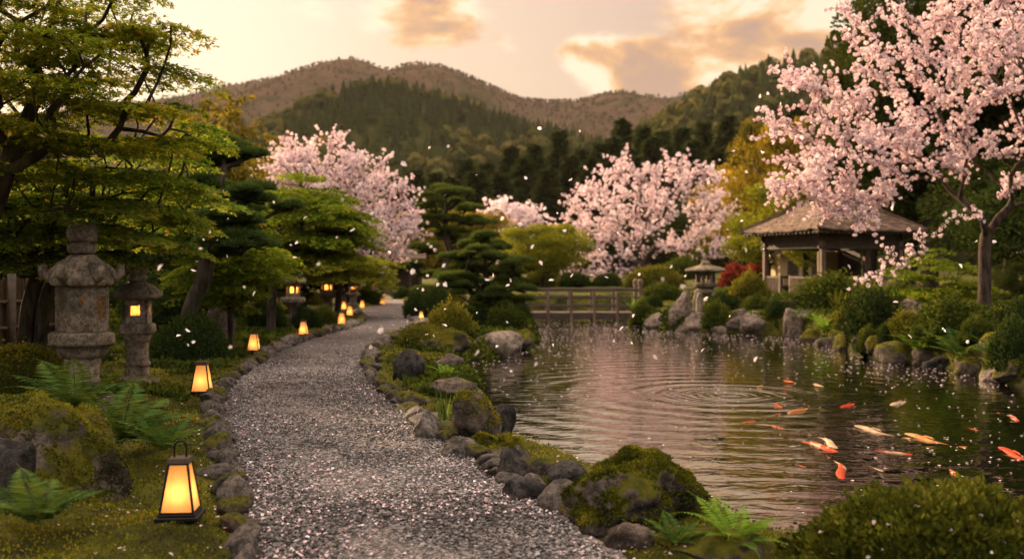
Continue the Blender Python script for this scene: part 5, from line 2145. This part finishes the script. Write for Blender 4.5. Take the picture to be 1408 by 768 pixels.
SH = {}
for nm, mt, sz in (('g', 'shrub', .075), ('d', 'shrub_dark', .065), ('y', 'shrub_yellow', .07), ('r', 'shrub_red', .10), ('m', 'shrub_yellow', .05)):
    SH[nm] = [shrub_mesh('clipped_shrub', mt, 700 + 7 * k + ord(nm), 5200, sz * (1 + .25 * k), .08 + .11 * k, .045 + .045 * k) for k in range(3)]


def shrub(px, py, wpx, hpx, kind, label, d=None, depth=.85, k=None, cat='shrub', name='clipped_shrub'):
    p = hit(px, py) if d is None else at(px, py, d)
    w, h = wpx / F0 * p[1], hpx / F0 * p[1]
    o = link(name, SH[kind][(1 + rng.integers(2) if px > 980 else rng.integers(2)) if k is None else k])
    off = w * depth * .4
    y = p[1] + off
    x = p[0] * y / p[1]
    z = hz(x, y) if d is None else p[2]
    o.location = (x, y, min(z, p[2] + .1) - h * .05)
    o.scale = (w / 2, w / 2 * depth, h * 1.0)
    o.rotation_euler = (0, 0, (rng.random() - .5) * .8)
    return tag(o, label, cat)


for (px, py, w, h, k, lb) in [
        (260, 503, 112, 70, 'd', 'dark round clipped azalea dome beside the slim lit lantern'),
        (30, 548, 150, 70, 'm', 'low dark moss mound at the left edge below the fence'),
        (368, 456, 56, 42, 'd', 'dark clipped hedge dome left of the slender stone lantern'),
        (422, 452, 46, 28, 'd', 'rounded green dome right of the slender stone lantern shaft'),
        (447, 446, 36, 22, 'g', 'low round dome below the squat lit stone lantern'),
        (431, 420, 28, 20, 'y', 'yellow topped ball shrub between the two lit stone lanterns'),
        (412, 430, 24, 18, 'd', 'small dark ball shrub tucked behind the slender lantern'),
        (503, 416, 44, 20, 'g', 'clipped hedge on the far curve behind the paper lanterns'),
        (512, 404, 34, 14, 'd', 'dark hedge nearer the gate house'),
        (470, 408, 30, 16, 'd', 'dark low hedge beside the squat lantern roof'),
        (542, 408, 22, 14, 'd', 'small dark shrub on the right of the path end'),
        (553, 411, 26, 16, 'd', 'pair shrub at the right edge of the path end'),
        (577, 436, 44, 34, 'd', 'dark ball shrub at the outer bend across from the paper lanterns'),
        (600, 438, 46, 44, 'd', 'taller clipped dome behind the outer bend'),
        (626, 430, 42, 28, 'y', 'olive clipped dome right of the taller one at the bend'),
        (588, 408, 66, 16, 'g', 'long flat green hedge beyond the outer bend'),
        (618, 466, 68, 44, 'y', 'olive shaggy mound over the mossy spit rocks'),
        (588, 480, 84, 32, 'm', 'yellow moss cushion on the spit by the path'),
        (660, 452, 82, 44, 'd', 'dark undergrowth dome below the slanted pine'),
        (696, 452, 56, 34, 'g', 'green dome at the pond edge before the bridge'),
        (712, 440, 40, 26, 'd', 'dark dome in front of the bridge left end'),
        (745, 394, 46, 24, 'y', 'olive clipped ball behind the bridge rail'),
        (716, 398, 36, 20, 'd', 'dark clipped ball behind the left of the bridge'),
        (790, 394, 52, 18, 'd', 'dark low hedge behind the middle of the bridge'),
        (835, 394, 46, 20, 'd', 'dark hedge below the left boughs of the round cherry'),
        (900, 398, 86, 34, 'y', 'olive clipped hill of azalea under the round cherry'),
        (912, 414, 62, 22, 'g', 'long clipped green hedge behind the upright slab rock'),
        (942, 382, 60, 26, 'g', 'green clipped dome right of the round cherry trunk'),
        (898, 424, 28, 18, 'd', 'small dark shrub at the right bridge post'),
        (884, 444, 32, 24, 'g', 'bright green shrub at the right end of the bridge'),
        (878, 452, 28, 14, 'y', 'low yellow green cushion at the water by the bridge end'),
        (1030, 412, 52, 34, 'y', 'olive shrub between the low stone lantern and the pavilion'),
        (1043, 386, 50, 22, 'r', 'red flowering azalea behind the left pavilion post'),
        (1010, 392, 40, 22, 'r', 'brownish red shrub left of the red azalea'),
        (996, 428, 50, 22, 'd', 'dark green shrub behind the shore rocks under the low lantern'),
        (985, 450, 34, 26, 'g', 'bright green shrub between shore rocks'),
        (1042, 428, 34, 18, 'g', 'small green shrub in front of the pavilion step'),
        (1070, 440, 34, 20, 'd', 'dark shrub left of the tan square rock'),
        (1150, 422, 108, 36, 'g', 'long clipped green hedge before the pavilion bench wall'),
        (1205, 420, 52, 24, 'y', 'olive brown dome at the right end of the long hedge'),
        (1240, 418, 60, 22, 'g', 'low green dome in front of the right pavilion post'),
        (1208, 452, 84, 46, 'd', 'wide rounded dark azalea on the middle of the right bank'),
        (1292, 428, 40, 22, 'd', 'dark dome right of the ridged grey rock'),
        (1252, 470, 46, 26, 'y', 'small rounded mound below the ridged grey rock'),
        (1310, 462, 100, 42, 'g', 'spreading green shrub left of the petal strewn slope'),
        (1195, 488, 32, 26, 'g', 'small bright dome at the waterline of the right bank'),
        (1222, 478, 28, 20, 'd', 'small dark ball above the long mossy rock'),
        (1168, 446, 40, 26, 'm', 'brown green cushion above the bright fern'),
        (1345, 470, 50, 26, 'g', 'low green cushion below the cherry trunk slope'),
        (1398, 512, 70, 60, 'd', 'dark shaggy shrub at the right edge above the water'),
        (1408, 448, 60, 36, 'd', 'dark shrub right of the small bare stemmed tree'),
        (1330, 440, 60, 18, 'd', 'low dark hedge behind the cherry trunk')]:
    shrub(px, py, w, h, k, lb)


def near_shrub():
    """the big clipped shrub at the lower right corner"""
    r = np.random.default_rng(777)
    d = 4.75
    c = at(1318, 768, d)
    w, h = 1.46, .60
    a = Acc()
    n = 20000
    dr = rdir(n, r)
    dr[:, 2] = np.where(dr[:, 2] < -.1, -dr[:, 2], dr[:, 2])
    lump = 1 + .10 * fbm(dr * 3.2, 71, 4) + .08 * fbm(dr * 8, 75, 2) + .03 * r.normal(size=n) - .16 * r.random(n) ** 2
    rx, ry, rz = w / 2 * 1.02, w / 2 * .8, h
    p = dr * lump[:, None] * np.array([rx, ry, rz])
    q = p
    dd = unit(dr + .8 * rdir(n, r) + np.array([0, 0, .4]))
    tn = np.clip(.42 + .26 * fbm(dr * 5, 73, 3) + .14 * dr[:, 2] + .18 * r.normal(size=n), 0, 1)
    L = .026 + .018 * r.random(n)
    kites(a, q, dd, perp(dd, r), L, L * .34, tn)
    V, Fq = ICO[4]
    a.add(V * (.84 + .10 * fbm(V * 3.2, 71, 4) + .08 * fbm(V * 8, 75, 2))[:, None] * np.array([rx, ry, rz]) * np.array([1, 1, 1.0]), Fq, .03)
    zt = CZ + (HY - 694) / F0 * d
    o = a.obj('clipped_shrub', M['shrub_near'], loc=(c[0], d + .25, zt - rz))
    o.scale = (1.08, 1.0, 1.0)
    tag(o, 'large soft focus clipped shrub in the lower right corner, flecked with petals', 'shrub')
    k = (dr[:, 2] > .05) & (r.random(n) < .011)
    return (p[k] + dr[k] * .012) * np.array([1.08, 1, 1]) + np.array(o.location[:]), dr[k]


SHRUB_PETALS = near_shrub()


# ------------------------------------------------------------------ ferns and small plants
def fern_mesh(name, mat, seed, nf, L, wid, pin, arch=.9, up=.8, spread=2 * PI, a0=0.0):
    r = np.random.default_rng(seed)
    a = Acc()
    for k in range(nf):
        az = a0 + spread * (k + .6 * r.random()) / nf
        l = L * (.65 + .5 * r.random())
        el = up * (.7 + .5 * r.random())
        u = np.linspace(0, 1, 40)
        th = el - arch * u * (1.1 + .4 * r.random())
        ds = l / 39
        rx = np.cumsum(np.cos(th)) * ds
        rz = np.cumsum(np.sin(th)) * ds
        sway = .10 * l * r.normal() * u ** 2
        dr = np.array([math.cos(az), math.sin(az), 0])
        sd = np.array([-math.sin(az), math.cos(az), 0])
        P = rx[:, None] * dr + rz[:, None] * np.array([0, 0, 1]) + sway[:, None] * sd
        tube(a, P[::3], np.linspace(.0035, .0012, len(P[::3])), 4, .6)
        T = unit(np.gradient(P, axis=0))
        w = wid * np.sin(np.clip(u * 1.12 + .10, 0, 1) * PI) ** .7 * l * (1 - .35 * u)
        m = np.linspace(.08, .99, pin)
        tnf = .40 + .15 * r.normal()
        for s in (1, -1):
            base = np.stack([np.interp(m, u, P[:, j]) for j in range(3)], 1)
            t = np.stack([np.interp(m, u, T[:, j]) for j in range(3)], 1)
            d = unit(sd * s * 1.0 + t * .45 + np.array([0, 0, -.18]) + .06 * r.normal(size=(pin, 3)))
            ln = np.interp(m, u, w) + .004
            kites(a, base, d, unit(t + .1 * r.normal(size=t.shape)), ln, l / pin * .42 + .002, np.clip(tnf + .10 * r.normal(size=pin) + .25 * m, 0, 1), mid=.4)
    return a.mesh(name, M[mat])


FERN = [fern_mesh('fern', 'fern', 801, 12, .62, .24, 26, .9, 1.05), fern_mesh('fern', 'fern_dark', 802, 13, .75, .24, 28, .9, 1.05), fern_mesh('fern', 'fern_bright', 803, 13, .6, .22, 24, .9, .95)]


def fern(px, py, wpx, k, label, d=None, rz=None, up=0.0):
    p = hit(px, py) if d is None else at(px, py, d)
    o = link('fern', FERN[k])
    s = wpx / F0 * p[1] / 1.05
    o.location = (p[0], p[1], p[2] + up)
    o.scale = (s, s, s)
    o.rotation_euler = (0, 0, rng.random() * 6 if rz is None else rz)
    return tag(o, label, 'fern')


for (px, py, w, k, lb, d, rz) in [
        (1010, 752, 190, 2, 'bright green fern growing at the near pond corner by the big mossy boulder', None, .4),
        (930, 748, 110, 0, 'small fern in front of the big mossy boulder', None, 1.2),
        (165, 612, 205, 1, 'large dark fern between the mossy boulder and the largest stone lantern', 7.6, .3),
        (225, 620, 155, 0, 'feathery fern just behind the handled lantern', 7.3, 2.0),
        (105, 570, 190, 1, 'tall fern with upright blades at the foot of the largest stone lantern', 8.2, 1.0),
        (52, 722, 180, 1, 'broad fern against the face of the large mossy boulder', 5.25, .8),
        (1180, 470, 70, 0, 'small fern between the rocks in the middle of the right bank', None, .5),
        (1265, 486, 90, 2, 'light fern above the long yellow mossy rock', None, 1.5),
        (1375, 500, 110, 0, 'fern near the right frame edge above the water', None, 2.2),
        (1105, 446, 60, 0, 'small fern behind the tan square rock', None, .9),
        (1135, 458, 80, 2, 'vivid light green fern cascading on the far bank', None, .1),
        (1325, 500, 130, 0, 'big drooping fern over the water on the right bank', None, .9),
        (1290, 490, 90, 1, 'darker fern beside the long mossy rock', None, .2),
        (612, 520, 60, 2, 'small bright plant behind the black standing stone', None, .2)]:
    fern(px, py, w, k, lb, d, rz)


def tuft(px, py, hpx, n, label, mat='fern_bright', seed=1, spread=.5):
    r = np.random.default_rng(seed)
    p = hit(px, py)
    h = hpx / F0 * p[1]
    a = Acc()
    b = np.stack([.08 * h * r.normal(size=n), .08 * h * r.normal(size=n), np.zeros(n)], 1)
    d = unit(np.stack([spread * r.normal(size=n), spread * r.normal(size=n), np.ones(n)], 1))
    kites(a, b, d, perp(d, r), h * (.5 + .5 * r.random(n)), h * .03, .3 + .6 * r.random(n), mid=.35)
    tag(a.obj('grass_tuft', M[mat], loc=p), label, 'grass tuft')


tuft(612, 588, 62, 24, 'upright green blades growing on the mossy spit', 'fern_dark', seed=5, spread=.22)
tuft(742, 648, 38, 90, 'wispy yellowish weed at the pond edge beside the black lumpy stone', 'spring', 6, .6)
tuft(700, 634, 28, 90, 'fine green grass tuft at the waterline of the spit', 'fern_bright', 7, .6)
tuft(880, 430, 30, 50, 'light grass tuft by the right bridge post', 'fern_bright', 8, .5)
tuft(1150, 425, 34, 30, 'thin wispy sprig rising from the long clipped hedge', 'spring', 9, .35)


# ------------------------------------------------------------------ ground cover, gravel and petals
def cover(name, kind_label, cat, mat, N, x0, x1, y0, y1, seed, size, wid, upw, cond, tintf, lift=0.0):
    r = np.random.default_rng(seed)
    yy = np.exp(np.log(y0) + (np.log(y1) - np.log(y0)) * r.random(N))
    xx = (x0 + (x1 - x0) * r.random(N)) * yy            # a fan of ground in front of the house terrace
    sg, sp = sdf(path_poly[::3], xx, yy), sdf(pond_s[::2], xx, yy)
    k = cond(sg, sp, xx, yy)
    xx, yy = xx[k], yy[k]
    P = np.stack([xx, yy, H(xx, yy) + lift], 1)
    n = len(P)
    d = unit(np.array([0, 0, upw]) + rdir(n, r))
    a = Acc()
    s = (size + size * r.random(n)) * np.clip(yy / 9, .8, 2.2)
    kites(a, P, d, perp(d, r), s, s * wid, np.clip(tintf(P) + .15 * r.normal(size=n), 0, 1))
    o = a.obj(name, M[mat])
    tag(o, kind_label, cat, kind='stuff')


cover('ground_moss', 'short olive and yellow moss covering the garden ground', 'moss', 'moss_blade', 200000, -.68, .72, 3.4, 34, 901, .016, .28, 1.1,
      lambda sg, sp, x, y: (sg > .12) & (sp > .05), lambda P: .36 + .55 * fbm(P * np.array([1.3, 1.3, 0]), 31, 4))


cover('low_ground_cover', 'low leafy ground cover between the shrubs and rocks of the banks', 'ground cover', 'shrub', 300000, -.62, .62, 11, 40, 905, .034, .34, .9,
      lambda sg, sp, x, y: (sg > .35) & (sp > .02) & ((x > .10 * y) | (x < -.22 * y) | (sp < 1.6)) & (fbm(np.stack([x, y, 0 * x], 1) * .9, 41, 3) > -.3),
      lambda P: .42 + .45 * fbm(P * np.array([1.1, 1.1, 0]), 43, 4), .02)


def pebbles():
    r = np.random.default_rng(921)
    N = 95000
    yy = 4.7 + 15.0 * (1 - (1 - r.random(N)) ** .42)
    xx = -4.9 + 5.8 * r.random(N)
    k = sdf(path_poly[::3], xx, yy) < -.01
    xx, yy = xx[k], yy[k]
    n = len(xx)
    V, Fq = ICO[1]
    s = .0065 + .007 * r.random(n) ** 2
    sh = np.stack([s * (1 + .5 * r.random(n)), s * (.8 + .3 * r.random(n)), s * (.6 + .3 * r.random(n))], 1)
    th = r.random(n) * 6.28
    W = V[None] * (1 + .22 * r.normal(size=(n, len(V), 1))) * sh[:, None]
    c, s_ = np.cos(th)[:, None], np.sin(th)[:, None]
    W = np.stack([W[..., 0] * c - W[..., 1] * s_, W[..., 0] * s_ + W[..., 1] * c, W[..., 2]], -1)
    W = W + np.stack([xx, yy, .010 + .006 * r.random(n)], 1)[:, None]
    t = np.repeat(np.clip(r.random(n) ** 1.1 + .22 * fbm(np.stack([xx * 1.1, yy * .7, 0 * xx], 1), 55, 3), 0, 1), len(V))
    a = Acc().add(W.reshape(-1, 3), (Fq[None] + (np.arange(n) * len(V))[:, None, None]).reshape(-1, 3), t)
    tag(a.obj('gravel', M['pebble']), 'loose grey pebbles of the gravel path surface', 'gravel', kind='stuff')


pebbles()


def petal_shape(acc, P, N_, size, tint, r, curl=.25):
    """cupped five sided petals with a notch"""
    n = len(P)
    s = perp(N_, r)
    u = np.cross(N_, s)
    S = size[:, None]
    pts = [(-.5, 0, 0), (-.05, -.36, curl), (.42, -.22, curl * .8), (.36, 0, curl * .3), (.42, .22, curl * .8), (-.05, .36, curl)]
    V = np.stack([P + (u * a + s * b + N_ * c) * S for a, b, c in pts], 1)
    i = np.arange(n)[:, None] * 6
    acc.add(V.reshape(-1, 3), np.concatenate([i + np.array([[0, 1, 2, 3]]), i + np.array([[0, 3, 4, 5]])]), np.repeat(tint, 6))


def petals_ground():
    r = np.random.default_rng(931)
    N = 30000
    yy = np.exp(np.log(4.5) + (np.log(30) - np.log(4.5)) * r.random(N))
    xx = -.6 * yy + 1.2 * yy * r.random(N)
    sg, sp = sdf(path_poly[::3], xx, yy), sdf(pond_s[::2], xx, yy)
    cl = fbm(np.stack([xx, yy, 0 * xx], 1) * 1.1, 77, 4)
    dens = np.where(sg < .0, np.where(yy < 9, .46, .36) + .75 * cl + .30 * np.exp(-((sg + .2) / .22) ** 2), np.where(sg < .4, .12, .035))
    slope = (xx > 6.6) & (sp > .7) & (yy > 15)
    dens = np.where(slope, .75 + .5 * cl, dens)
    k = (r.random(N) < dens) & (sp > .1)
    xx, yy, sg = xx[k], yy[k], sg[k]
    n = len(xx)
    z = np.where(sg < 0, .022 + .006 * r.random(n), H(xx, yy) + .02)
    P = np.stack([xx, yy, z], 1)
    a = Acc()
    petal_shape(a, P, unit(np.array([0, 0, 1.2]) + .6 * rdir(n, r)), (.011 + .022 * r.random(n) ** 1.3) * np.clip(yy / 14, 1, 2), np.clip(.38 + .25 * r.normal(size=n), 0, 1), r)
    n = len(SHRUB_PETALS[0])
    petal_shape(a, SHRUB_PETALS[0], unit(SHRUB_PETALS[1] + .5 * rdir(n, r)), .020 + .008 * r.random(n), np.clip(.5 + .25 * r.normal(size=n), 0, 1), r)
    tag(a.obj('fallen_petals', M['petal']), 'pale pink cherry petals fallen on the path and moss', 'petals', kind='stuff')


def petals_water():
    r = np.random.default_rng(941)
    N = 9000
    yy = 6 + 30 * r.random(N)
    xx = -1.5 + 11 * r.random(N)
    sp = sdf(pond_s[::2], xx, yy)
    cl = fbm(np.stack([xx, yy, 0 * xx], 1) * .55, 88, 4)
    edge = np.exp(sp / .9)
    rightw = sm(xx - .22 * yy, .8, 3.0)
    dens = .09 + .34 * rightw + .75 * edge * sm(yy, 13, 20) + .40 * sm(yy, 19, 28) + .25 * cl * (.3 + rightw)
    k = (r.random(N) < dens) & (sp < -.04)
    xx, yy = xx[k], yy[k]
    n = len(xx)
    P = np.stack([xx, yy, np.full(n, WZ + .006)], 1)
    a = Acc()
    petal_shape(a, P, unit(np.array([0, 0, 9.0]) + .5 * rdir(n, r)), (.028 + .024 * r.random(n)) * np.clip(yy / 15, .75, 1.25), np.clip(.66 + .24 * r.normal(size=n), 0, 1), r, .05)
    tag(a.obj('floating_petals', M['petal']), 'pale cherry petals floating on the dark pond', 'petals', kind='stuff')


petals_ground()
petals_water()


def petals_air():
    r = np.random.default_rng(951)
    spots = [(589, 203), (616, 201), (555, 226), (655, 240), (742, 176), (797, 180), (728, 274), (784, 246), (766, 293), (336, 394), (400, 337), (437, 362), (407, 333), (484, 315), (512, 346), (535, 347), (611, 365), (567, 373), (588, 379), (602, 391), (613, 391), (574, 396), (581, 398), (670, 383), (677, 378), (701, 385), (572, 425), (613, 425), (656, 430), (596, 462), (587, 460), (698, 442), (683, 475), (523, 454), (758, 386), (787, 379), (834, 380), (853, 377), (879, 377), (743, 362), (1167, 367), (1320, 366), (1342, 331), (1367, 332), (1050, 342), (1020, 304), (1110, 298), (1080, 230), (1048, 210), (1062, 196), (1074, 142), (1056, 128), (1046, 132), (1116, 170), (1070, 246), (1098, 236), (1027, 236), (1000, 316), (266, 470), (259, 453), (246, 462), (258, 474), (271, 358), (276, 342), (280, 329), (221, 368), (308, 290), (350, 404), (910, 384), (942, 379), (868, 472), (826, 515), (1040, 494), (736, 500), (966, 482), (855, 452), (902, 490), (760, 474), (845, 468), (420, 300), (470, 274), (690, 300), (850, 320), (910, 230), (985, 240)]
    me = []
    for k in range(4):
        a = Acc()
        petal_shape(a, np.zeros((1, 3)), rdir(1, r), np.array([1.0]), np.array([.55 + .45 * r.random()]), r, .22)
        me.append(a.mesh('falling_petal', M['petal']))
    for _ in range(46):
        spots.append((250 + 1100 * r.random(), 180 + 330 * r.random()))
    for (px, py) in spots:
        d = 3.6 + 8.5 * r.random()
        o = link('falling_petal', me[r.integers(4)], loc=at(px, py, d))
        o.rotation_euler = tuple(r.random(3) * 6.28)
        s = (.022 + .030 * r.random()) * (.35 + .65 * d / 7.5)
        o.scale = (s, s, s)
        tag(o, 'single pale pink cherry petal drifting in the air', 'petal', 'cherry petals drifting in the air')


petals_air()


# ------------------------------------------------------------------ koi
def koi_mesh(mat):
    u = np.linspace(0, 1, 22)
    w = np.interp(u, [0, .04, .12, .28, .45, .65, .82, .90, 1.0], [.018, .055, .085, .105, .104, .078, .042, .030, .020])
    hh = np.interp(u, [0, .04, .12, .28, .45, .65, .82, .90, 1.0], [.016, .045, .075, .098, .098, .072, .042, .034, .030])
    y = .075 * np.sin(u * 2.2 * PI + .6) * (.3 + u)
    k = 14
    th = np.arange(k) * 2 * PI / k
    V = np.stack([np.repeat(u[:, None] - .5, k, 1), y[:, None] + w[:, None] * np.cos(th), hh[:, None] * np.sin(th)], -1).reshape(-1, 3)
    i, j = np.meshgrid(np.arange(21), np.arange(k), indexing='ij')
    Fq = np.stack([i * k + j, i * k + (j + 1) % k, (i + 1) * k + (j + 1) % k, (i + 1) * k + j], -1).reshape(-1, 4)
    a = Acc().add(V, Fq)
    a.F.append(np.array([list(range(k))]))
    a.M.append(np.array([0]))
    body = a.mesh('koi', mat, True)
    yt = y[-1]
    fins = []
    f = Acc()
    f.add([(.46, yt, 0), (.56, yt + .05, .045), (.68, yt + .11, .07), (.62, yt + .03, .0), (.68, yt - .06, -.06), (.56, yt - .02, -.05)], [[0, 1, 2, 3], [0, 3, 4, 5]])
    fins.append(('tail_fin', f.mesh('tail_fin', mat)))
    for s in (1, -1):
        f = Acc()
        f.add([(-.24, s * .085, -.02), (-.16, s * .23, -.03), (-.05, s * .25, -.035), (-.12, s * .095, -.03)], [[0, 1, 2, 3]])
        fins.append(('side_fin', f.mesh('side_fin', mat)))
    f = Acc()
    f.add([(-.10, .01, .09), (-.02, .012, .135), (.12, .01, .125), (.18, .0, .075), (.04, .01, .09)], [[0, 1, 2, 3, 4]])
    fins.append(('back_fin', f.mesh('back_fin', mat)))
    return body, fins


def koi_mat(name, a, b, thr, c=None):
    m, t = new_mat(name)
    co = t.add('ShaderNodeTexCoord').outputs['Object']
    oi = t.add('ShaderNodeObjectInfo').outputs['Random']
    of = t.add('ShaderNodeVectorMath', {0: co, 1: t.add('ShaderNodeCombineXYZ', {0: t.math('MULTIPLY', oi, 9.0)}).outputs[0]}, operation='ADD').outputs[0]
    n = t.noise(of, 4.2, 2, .5)
    col = t.mix(t.maprange(n, thr - .02, thr + .02), a, b)
    if c:
        n2 = t.noise(of, 6.0, 2, .5)
        col = t.mix(t.maprange(n2, .58, .61), col, c)
    out(t, princ(t, col, .6, None, .08))
    return m


KM = {'orange': koi_mat('orange_koi', (.27, .048, .006), (.34, .08, .012), .5), 'tan': koi_mat('tan_koi', (.26, .105, .030), (.34, .16, .055), .5),
      'white': koi_mat('white_koi', (.28, .19, .12), (.36, .27, .19), .5), 'kohaku': koi_mat('red_white_koi', (.30, .22, .15), (.33, .038, .008), .43),
      'red': koi_mat('red_koi', (.29, .022, .007), (.34, .045, .012), .5), 'calico': koi_mat('calico_koi', (.34, .25, .18), (.42, .07, .015), .50, (.015, .015, .015))}
KME = {k: koi_mesh(m) for k, m in KM.items()}
for (hx, hy_, tx, ty, k, lb) in [
        (1094, 528, 1070, 524, 'orange', 'orange koi farthest left near the far ripples'),
        (1134, 534, 1112, 529, 'white', 'small white koi at the back of the pond between two orange ones'),
        (1063, 557, 1081, 565, 'orange', 'short orange koi right of the ripple centre'),
        (1084, 571, 1114, 563, 'tan', 'tan orange koi swimming beside the short orange koi'),
        (1157, 563, 1177, 556, 'red', 'small red koi alone in the dark water'),
        (1058, 588, 1088, 595, 'calico', 'black and white calico koi at the edge of the ripples'),
        (1153, 625, 1096, 608, 'kohaku', 'long red and white koi pointing at the big bright reflection'),
        (1152, 620, 1125, 603, 'white', 'pale koi crossing over the long red and white koi'),
        (1174, 588, 1231, 604, 'white', 'long cream koi in the middle of the group'),
        (1243, 599, 1306, 616, 'tan', 'long golden tan koi right of the cream koi'),
        (1258, 629, 1186, 622, 'kohaku', 'red backed white koi lying level below the cream koi'),
        (1160, 663, 1150, 636, 'kohaku', 'red and white koi swimming toward the near shrub'),
        (1094, 642, 1114, 648, 'orange', 'small faded orange koi near the near fern'),
        (1372, 618, 1420, 640, 'red', 'bright red koi at the right edge of the frame'),
        (1402, 582, 1382, 572, 'kohaku', 'pinkish koi at the right edge behind the bright red one'),
        (1318, 660, 1300, 646, 'calico', 'mottled koi just above the near shrub'),
        (1225, 560, 1248, 553, 'white', 'pale koi behind the long cream koi in the dark water'),
        (1350, 596, 1322, 590, 'orange', 'orange koi between the golden tan koi and the frame edge'),
        (1196, 646, 1224, 655, 'white', 'whitish koi right of the red and white koi near the shrub'),
        (1020, 585, 1046, 580, 'orange', 'orange koi at the left edge of the group over the bright ripples'),
        (1040, 534, 1052, 531, 'tan', 'faint tan koi at the left of the far group')]:
    z = WZ - .03
    a, b = np.array(on(hx, hy_, z)), np.array(on(tx, ty, z))
    L = np.linalg.norm(a - b)
    mid = (a + b) / 2
    body, fins = KME[k]
    o = link('koi', body, loc=(mid[0], mid[1], WZ - .012))
    o.rotation_euler = (0, 0, math.atan2(b[1] - a[1], b[0] - a[0]))
    s = float(np.clip(L / 1.15, .25, .62))
    o.scale = (max(s, L / .95), s * .66, s * .6)
    tag(o, lb, 'koi')
    for fn, fm in fins:
        link(fn, fm, o)
